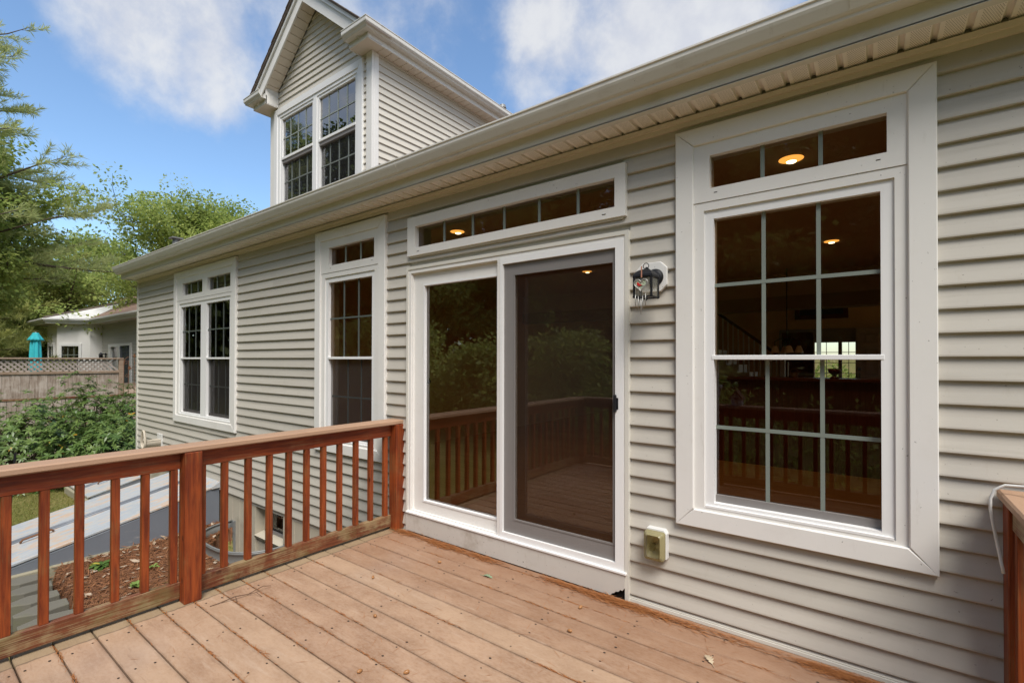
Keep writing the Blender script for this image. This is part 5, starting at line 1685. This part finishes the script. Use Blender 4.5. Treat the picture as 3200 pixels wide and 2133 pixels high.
# eaves, gutters and roofs
ev = [(-20.0, 2.98), (-27.05, 2.98), (-26.95, 2.86), (-27.85, 1.68), (-31.2, 1.68), (-31.2, 3.4), (-20.0, 3.4)]
MB().prism(ev, 'z', 2.905, 2.915).build('soffit', M['soffit_plain'], nb)
def run(pts, zb, name, mat, hgt=.11, out=.11):
    m = MB()
    prof = [(0, 0), (out * .62, 0), (out * .75, hgt * .3), (out, hgt * .55), (out, hgt), (out * .85, hgt), (0, hgt * .9)]
    n = len(prof)
    P = [Vector((p[0], p[1], 0)) for p in pts]
    vs = []
    for i, p in enumerate(P):
        a = (P[i] - P[i - 1]).normalized() if i else (P[1] - P[0]).normalized()
        b = (P[i + 1] - P[i]).normalized() if i < len(P) - 1 else a
        na, nb_ = Vector((-a.y, a.x, 0)), Vector((-b.y, b.x, 0))
        nn = (na + nb_)
        nn = nn / max(nn.length_squared, .2) * 2
        vs += [(p.x + nn.x * q[0], p.y + nn.y * q[0], zb + q[1]) for q in prof]
    fs = [tuple(range(n)), tuple(range(len(vs) - n, len(vs)))[::-1]]
    for i in range(len(P) - 1):
        for k in range(n):
            fs.append((i * n + k, i * n + (k + 1) % n, (i + 1) * n + (k + 1) % n, (i + 1) * n + k))
    return m.add(vs, fs).build(name, mat, nb)
line = [(-20.0, 2.98), (-26.98, 2.98), (-26.95, 2.86), (-27.85, 1.68), (-31.2, 1.68)]
run(line, 2.90, 'fascia_board', M['trim_white'], .17, .012)
run(line, 2.99, 'gutter', M['trim_white'], .12, .12)
def nroof(y):
    return 3.13 + .5 * (y - 2.95)
sh = MB()
y = 2.93
while y < 9:
    z0_, z1_ = nroof(y) + .03, nroof(y + .145) + .012
    sh.add([(-45, y, z0_ - .02), (-19.8, y, z0_ - .02), (-19.8, y, z0_), (-45, y, z0_), (-19.8, y + .15, z1_), (-45, y + .15, z1_)], [(0, 1, 2, 3), (3, 2, 4, 5)])
    y += .145
tag(sh.build('shingles', M['shingle_nb'], nb), kind='stuff')
ap = (-30.6, 5.2, 4.33)
pale = pmat('bay_roof_glare', (.72, .70, .68), .6, .08, 8.0)  # glare of lit shingles put into the pale base colour
MB().add([(-27.85, 1.66, 3.12), (-26.93, 2.84, 3.12), (-26.97, 2.95, 3.14), ap, (-31.3, 1.66, 3.12)], [(0, 1, 2, 3), (0, 3, 4)]).build('bay_roof', pale, nb)
MB().tube([(-27.87, 1.64, 3.14), tuple(np.array(ap) + [0, 0, .03])], .05, 6).tube([(-31.3, 1.66, 3.12), ap], .05, 6).build('roof_hip', M['shingle'], nb)
MB().add([(-20, 3.45, -.8), (-20, 9, -.8), (-20, 9, 6), (-20, 3.45, 3.3)], [(0, 1, 2, 3)]).build('wall', M['nb_siding'], nb)
nl = thing('wall_lamp', 'small black lantern on the wall beside the neighbour patio door', 'lantern', (-26.5, 3.3, 1.5))
MB().cbox(-26.62, -26.52, NY - .24, NY - .12, 1.40, 1.58, .01).build('cage', M['black'], nl)
MB().lathe([(.09, 1.58), (.03, 1.66), (.0, 1.68)], (-26.57, NY - .18, 0), 12).build('cap', M['black'], nl)
MB().tube([(-26.57, NY - .18, 1.62), (-26.5, NY - .03, 1.60)], .02, 8).cbox(-26.55, -26.42, NY - .05, NY - .025, 1.42, 1.66, .005).build('bracket', M['black'], nl)

# ------------------------------------------------------------------ rhododendrons
def shrub(label, x, y, rx, ry, h, n_ros, seed):
    r = np.random.default_rng(seed)
    z0 = float(zground(np.array([x]), np.array([y]))[0])
    t = thing('rhododendron', label, 'shrub', (x, y, z0), 'rhododendrons along the neighbouring deck')
    # rosettes over an uneven dome, shoots sticking out
    u = r.uniform(0, 2 * PI, n_ros)
    w = r.uniform(-.15, 1, n_ros) ** 1
    lump = 1 + .16 * np.sin(3 * u + seed) + .12 * np.sin(5 * u + 2 * seed + w * 4) + r.normal(0, .05, n_ros)
    deep = np.where(r.random(n_ros) < .3, r.uniform(.55, .9, n_ros), 1.0)
    el = np.arcsin(np.clip(w, -.15, 1))
    lump = lump * deep
    cx = x + rx * lump * np.cos(el) * np.cos(u)
    cy = y + ry * lump * np.cos(el) * np.sin(u)
    cz = z0 + .25 + (h - .25) * np.clip(np.sin(el), -.1, 1) * lump
    out = unit(np.stack([np.cos(el) * np.cos(u), np.cos(el) * np.sin(u), np.sin(el) + .55], 1))
    k = 9
    N = n_ros * k
    C = np.repeat(np.stack([cx, cy, cz], 1), k, 0)
    A = np.repeat(out, k, 0)
    hue = np.repeat(r.random(n_ros), k)
    ang = np.tile(np.arange(k) * 2 * PI / k, n_ros) + np.repeat(r.uniform(0, 6, n_ros), k) + r.normal(0, .15, N)
    t1 = unit(np.cross(A, np.array([.31, .17, .9])))
    t2 = np.cross(A, t1)
    rad = t1 * np.cos(ang)[:, None] + t2 * np.sin(ang)[:, None]
    lift = r.normal(.22, .28, N)
    D = unit(rad + A * lift[:, None])
    Nn = unit(A + rad * -.2)
    S = unit(np.cross(D, Nn))
    U = np.cross(S, D)
    L = (r.uniform(.065, .112, N))[:, None]
    Wd = L * .33
    drop = np.array([0, 0, -1.0])
    p0 = C
    p1 = C + D * L * .35
    p2 = C + D * L * .72 + drop * L * .07
    p3 = C + D * L + drop * L * .20
    v = np.stack([p0, p1 + S * Wd * .46 + U * L * .035, p1, p1 - S * Wd * .46 + U * L * .035, p2 + S * Wd * .42 + U * L * .03, p2, p2 - S * Wd * .42 + U * L * .03, p3], 1).reshape(-1, 3)
    base = (np.arange(N) * 8)[:, None]
    F = np.concatenate([base + np.array(q) for q in ((0, 2, 1, 1), (0, 3, 2, 2), (1, 2, 5, 4), (2, 3, 6, 5), (4, 5, 7, 7), (5, 6, 7, 7))]) if False else None
    q4 = np.concatenate([base + np.array([1, 2, 5, 4]), base + np.array([2, 3, 6, 5]), base + np.array([0, 3, 2, 1]), base + np.array([4, 5, 6, 7])])
    me = np_mesh('foliage', v, q4, M['leaf_shrub'], np.tile(hue, 4))
    me.polygons.foreach_set('use_smooth', np.ones(len(q4), dtype=bool))
    put('foliage', me, t)
    b = MB()
    for i in range(16):
        a = i * 2 * PI / 16 + r.uniform(-.2, .2)
        rr = r.uniform(.4, .85)
        p = np.array([x + .08 * math.cos(a), y + .08 * math.sin(a), z0 - .03])
        q = np.array([x + rx * rr * .6 * math.cos(a), y + ry * rr * .6 * math.sin(a), z0 + h * .45])
        e = np.array([x + rx * rr * math.cos(a), y + ry * rr * math.sin(a), z0 + h * r.uniform(.6, .88)])
        b.tube([p, p * .4 + q * .6 + r.normal(0, .03, 3), q, e], [.022, .017, .012, .006], 6)
    b.build('branches', M['bark'], t)


shrub('glossy green rhododendron closest to the corner of the house', -12.1, .70, 1.05, .85, 1.42, 1000, 3)
shrub('tall rhododendron with upright shoots in front of the board fence', -13.2, .05, .85, .80, 1.58, 800, 5)
shrub('broad dark rhododendron at the left edge of the picture', -12.2, -1.05, 1.05, .80, 1.34, 900, 8)
shrub('low rhododendron behind the rail cap, nearest the lawn', -11.2, -.25, .80, .70, 1.05, 650, 12)
shrub('rhododendron against the skirt of the neighbouring deck', -13.7, -2.0, .80, .85, 1.15, 500, 15)


# ------------------------------------------------------------------ trees
def curve_branch(p, d, L, n, r, bend, jit):
    pts = [np.array(p, float)]
    d = np.array(d, float)
    for i in range(n):
        d = d + np.array([0, 0, bend / n]) + r.normal(0, jit, 3)
        d /= np.linalg.norm(d)
        pts.append(pts[-1] + d * L / n)
    return pts


def broadleaf(name, label, x, y, h, cr, base, seed, n_leaf, leaf, mat, group=None, limbs=15, clump=.55, flat=.62, trunk=.18):
    r = np.random.default_rng(seed)
    z0 = float(zground(np.array([x]), np.array([y]))[0])
    t = thing(name, label, 'tree', (x, y, z0), group)
    wood = MB()
    tp = curve_branch((x, y, z0 - .2), (0, 0, 1), h * .86, 7, r, .2, .05)
    wood.tube(tp, list(np.linspace(trunk, trunk * .18, 8)), 8)
    tips = []
    for i in range(limbs):
        f = base + (1 - base) * (i + .5) / limbs
        k = min(int(f * .98 * 7), 6)
        ft = f * .98 * 7 - k
        p = tp[k] * (1 - ft) + tp[k + 1] * ft
        a = i * 2.4 + r.uniform(-.4, .4)
        env = math.sin(PI * min(1, (f - base) / (1 - base) * .78 + .20)) ** .7
        L = cr * env * r.uniform(.75, 1.12)
        up = .15 + .75 * (f - base) / (1 - base)
        br = curve_branch(p, (math.cos(a), math.sin(a), up), L, 5, r, .18, .12)
        wood.tube(br, list(np.linspace(trunk * .36, .012, 6)), 5)
        for j in range(1, 6):
            q = br[j]
            tips.append((q, clump * r.uniform(.6, 1.0)))
            for s in range(2):
                aa = a + r.choice([-1, 1]) * r.uniform(.4, 1.3)
                sb = curve_branch(q, (math.cos(aa), math.sin(aa), r.uniform(-.1, .6)), L * r.uniform(.22, .48), 3, r, .1, .15)
                wood.tube(sb, [.018, .013, .009, .005], 4)
                for e in sb[1:]:
                    tips.append((e, clump * r.uniform(.5, 1.0)))
    wood.build('trunk', M['bark'], t, True)
    T = np.array([q for q, _ in tips])
    Sg = np.array([s for _, s in tips])
    w = Sg ** 2
    ci = r.choice(len(T), n_leaf, p=w / w.sum())
    off = r.normal(0, 1, (n_leaf, 3))
    off = off / np.maximum(1, np.linalg.norm(off, axis=1, keepdims=True) / 1.2)
    C = T[ci] + off * Sg[ci][:, None] * np.array([1, 1, flat])
    D = unit(off * [1, 1, .4] + r.normal(0, .6, (n_leaf, 3)) + [0, 0, -.25])
    N = unit(r.normal(0, .55, (n_leaf, 3)) + [0, 0, 1.0])
    v, f = leaf_quads(C, D, N, r.uniform(.7, 1.3, n_leaf) * leaf, r.uniform(.45, .75, n_leaf) * leaf, .08)
    cl_h = r.random(len(T))
    put('crown', np_mesh('crown', v, f, mat, np.clip(cl_h[ci] * .9 + r.normal(0, .08, n_leaf), 0, 1)), t)
    return t


def pine(name, label, x, y, h, cr, base, seed, mat, group=None, whorls=16, per=6, tuft=.20, needles=12, nw=.010, lean=0.0, density=1.0):
    r = np.random.default_rng(seed)
    z0 = float(zground(np.array([x]), np.array([y]))[0])
    t = thing(name, label, 'tree', (x, y, z0), group)
    wood = MB()
    tp = [np.array([x + lean * (i / 8) ** 2, y, z0 - .2 + (h + .2) * i / 8]) for i in range(9)]
    wood.tube(tp, list(np.linspace(.24, .03, 9)), 8)
    TC, TD = [], []
    for i in range(whorls):
        f = base + (1 - base) * i / whorls
        zc = z0 + h * f
        L0 = cr * (1 - (f - base) / (1 - base)) ** .75 * r.uniform(.85, 1.12) + .35
        for j in range(per):
            a = j * 2 * PI / per + i * .7 + r.uniform(-.3, .3)
            L = L0 * r.uniform(.65, 1.1)
            p = (x + lean * f * f, y, zc + r.uniform(-.15, .15))
            br = curve_branch(p, (math.cos(a), math.sin(a), r.uniform(-.05, .30)), L, 6, r, r.uniform(.0, .35), .07)
            wood.tube(br, list(np.linspace(.045 * L / 3 + .008, .006, 7)), 5)
            nb_ = int((5 + L * 3.2) * density)
            for s in range(nb_):
                u = r.uniform(.22, 1.0)
                k = min(int(u * 6), 5)
                ft = u * 6 - k
                q = br[k] * (1 - ft) + br[k + 1] * ft
                dd = br[k + 1] - br[k]
                aa = math.atan2(dd[1], dd[0]) + r.choice([-1, 1]) * r.uniform(.45, 1.05)
                l2 = (L * .38 * (1.15 - u) + .22) * r.uniform(.6, 1.1)
                sb = curve_branch(q, (math.cos(aa), math.sin(aa), r.uniform(-.05, .35)), l2, 3, r, .25, .1)
                wood.tube(sb, [.006, .005, .004, .002], 3)
                m = max(3, int(l2 / .085))
                for e in range(m):
                    g = (e + 1) / m * 3
                    kk = min(int(g), 2)
                    gg = g - kk
                    TC.append(sb[kk] * (1 - gg) + sb[kk + 1] * gg)
                    TD.append(sb[kk + 1] - sb[kk] + np.array([0, 0, .04]))
            TC.append(br[-1]); TD.append(br[-1] - br[-2])
    wood.build('trunk', M['bark'], t, True)
    TC, TD = np.array(TC), unit(np.array(TD))
    n = len(TC) * needles
    C = np.repeat(TC, needles, 0)
    D = unit(np.repeat(TD, needles, 0) * .9 + r.normal(0, .62, (n, 3)))
    N = r.normal(0, 1, (n, 3))
    v, f = leaf_quads(C, D, N, r.uniform(.6, 1.15, n) * tuft, np.full(n, nw) * r.uniform(.8, 1.4, n))
    hue = np.repeat(r.random(len(TC)), needles)
    put('crown', np_mesh('crown', v, f, mat, hue), t)
    return t


L_yel = leaf_mat('oak_leaf_yellow_green', (.22, .31, .075), (.45, .50, .14), .55, .5)
L_mid = leaf_mat('leaf_mid_green', (.18, .26, .06), (.38, .44, .12), .48, .5)
L_pine = leaf_mat('pine_needle', (.31, .37, .15), (.54, .56, .24), .55, .5)
L_pine2 = leaf_mat('pine_needle_yellow', (.24, .30, .09), (.50, .49, .16), .48, .5)
L_dark = leaf_mat('leaf_dark_green', (.045, .075, .018), (.12, .15, .035), .35, .5)

pine('pine_tree', 'tall feathery pine at the left edge with boughs reaching into the sky', -19.8, -2.9, 15.5, 4.6, .27, 21, L_pine, None, 24, 6, .21, 13, .016, 0.0, .80)
broadleaf('oak_tree', 'yellow-green oak mixed in front of the tall pine at the left edge', -18.6, -1.75, 9.2, 2.1, .40, 22, 36000, .12, L_yel, None, 20, .45)
broadleaf('oak_tree', 'round yellow-green oak rising over the far end of the roof', -27.0, 7.0, 10.9, 4.5, .28, 31, 75000, .155, L_yel, None, 46, .52, .75)
broadleaf('maple_tree', 'small leafy tree between the pine and the roof, under the gap of blue sky', -34.0, 3.8, 8.0, 3.2, .3, 33, 15000, .15, L_mid, None, 15, .6)
pine('pine_tree', 'broad pine with layered boughs behind the turquoise umbrella', -31.0, -2.2, 9.5, 5.8, .10, 41, L_pine2, None, 15, 7, .30, 11, .020)
pine('pine_tree', 'pine with level boughs right behind the neighbour bay roof', -37.0, 3.2, 8.2, 6.0, .12, 43, L_pine2, None, 14, 7, .32, 11, .022)
for k, (x, y, h, c) in enumerate(((-44, -6, 11, 4.5), (-46, 0, 10, 4.5), (-45, 7, 10.5, 4.5), (-42, 13, 11, 4.5), (-38, 19, 10, 4.2), (-50, -12, 12, 5), (-36, 12.5, 8.5, 3.6))):
    broadleaf('woodland_tree', 'green woodland tree in the dense row behind the neighbouring house', x, y, h, c, .12, 50 + k, 9000, .26, L_mid if k % 2 else L_yel, 'woodland behind the neighbouring house', 13, .85, .7, .2)
# the wood behind the camera: it is what the panes mirror
for k, (x, y, h, c, d) in enumerate(((-13.5, -19.0, 11.5, 4.0, 1), (-8.6, -21.0, 13.0, 4.2, 0), (-4.2, -19.1, 10.5, 3.6, 1), (-.2, -22.0, 13.0, 4.4, 0), (4.4, -19.5, 11.5, 4.0, 0),
                                     (9.0, -22.0, 12.5, 4.4, 0), (-18.5, -23.0, 13.0, 4.6, 1), (1.8, -17.5, 7.5, 2.8, 0), (-24, -19.5, 12, 4.5, 1), (-25, -13.0, 17, 4.6, 0), (-30, -16.0, 20, 5, 1), (-21, -15.5, 18, 4.6, 1), (-35, -15, 21, 5, 0), (-28, -21, 22, 5, 1), (-6.6, -24.5, 15, 4.6, 0), (3.2, -25.5, 15.5, 4.8, 0))):
    broadleaf('mirrored_tree', 'dark woodland tree mirrored in the window glass', x, y, h, c, .14, 80 + k, 13000, .30, L_dark if not d else L_mid, 'trees mirrored in the glass', 14, .75, .7, .2)
for k, (x, y, h, c) in enumerate(((-12.2, -8.6, 3.2, 1.7), (-9.2, -8.2, 2.6, 1.5), (-6.6, -8.8, 3.4, 1.7), (-15.5, -9.2, 3.6, 1.9), (-3.6, -8.6, 2.4, 1.4))):
    broadleaf('mirrored_bush', 'sunlit green bush on the bank mirrored in the fixed door leaf', x, y, h, c, .05, 120 + k, 6000, .16, L_yel, 'bushes mirrored in the door', 12, .5, .8, .06)
n = 60000
ang = rng.uniform(PI * 1.035, PI * 1.97, n)
rad = rng.uniform(30, 42, n) + np.abs(np.cos(ang)) * 22
hgt = 13 + 3 * np.sin(ang * 23) + 2 * np.sin(ang * 41 + 1)
c = np.stack([rad * np.cos(ang), rad * np.sin(ang), hgt * rng.random(n) ** .8], 1)
c[:, 2] += zground(c[:, 0], c[:, 1])
v, f = leaf_quads(c, rng.normal(0, 1, (n, 3)), rng.normal(0, 1, (n, 3)) + [0, 0, .5], rng.uniform(.8, 1.5, n), rng.uniform(.5, .9, n))
tag(put('distant_woods', np_mesh('distant_woods', v, f, L_dark, rng.random(n))), kind='stuff')
n = 9000
c = np.stack([rng.uniform(-16, 12, n), rng.uniform(-13.5, -7.2, n), np.zeros(n)], 1)
c[:, 2] = zground(c[:, 0], c[:, 1]) + np.abs(rng.normal(0, .35, n)) * np.clip((-8.0 - c[:, 1]) / 2, 0, 1)
v, f = leaf_quads(c, rng.normal(0, 1, (n, 3)) + [0, 0, .6], rng.normal(0, .6, (n, 3)) + [0, 0, 1], rng.uniform(.10, .22, n), rng.uniform(.06, .12, n))
tag(put('undergrowth', np_mesh('undergrowth', v, f, L_yel, rng.random(n))), kind='stuff')
# hedge outside the entry, seen right through the house
n = 5000
c = np.stack([rng.uniform(-3.0, 1.6, n), rng.uniform(12.5, 13.5, n), rng.uniform(-.8, 1.36, n)], 1)
c[:, 2] = np.minimum(c[:, 2], 1.1 + .25 * np.sin(c[:, 0] * 5))
v, f = leaf_quads(c, rng.normal(0, 1, (n, 3)), rng.normal(0, 1, (n, 3)), rng.uniform(.08, .16, n), rng.uniform(.05, .09, n))
tag(put('hedge', np_mesh('hedge', v, f, L_yel, rng.random(n))), 'green hedge seen through the entry window at the back of the room', 'hedge')
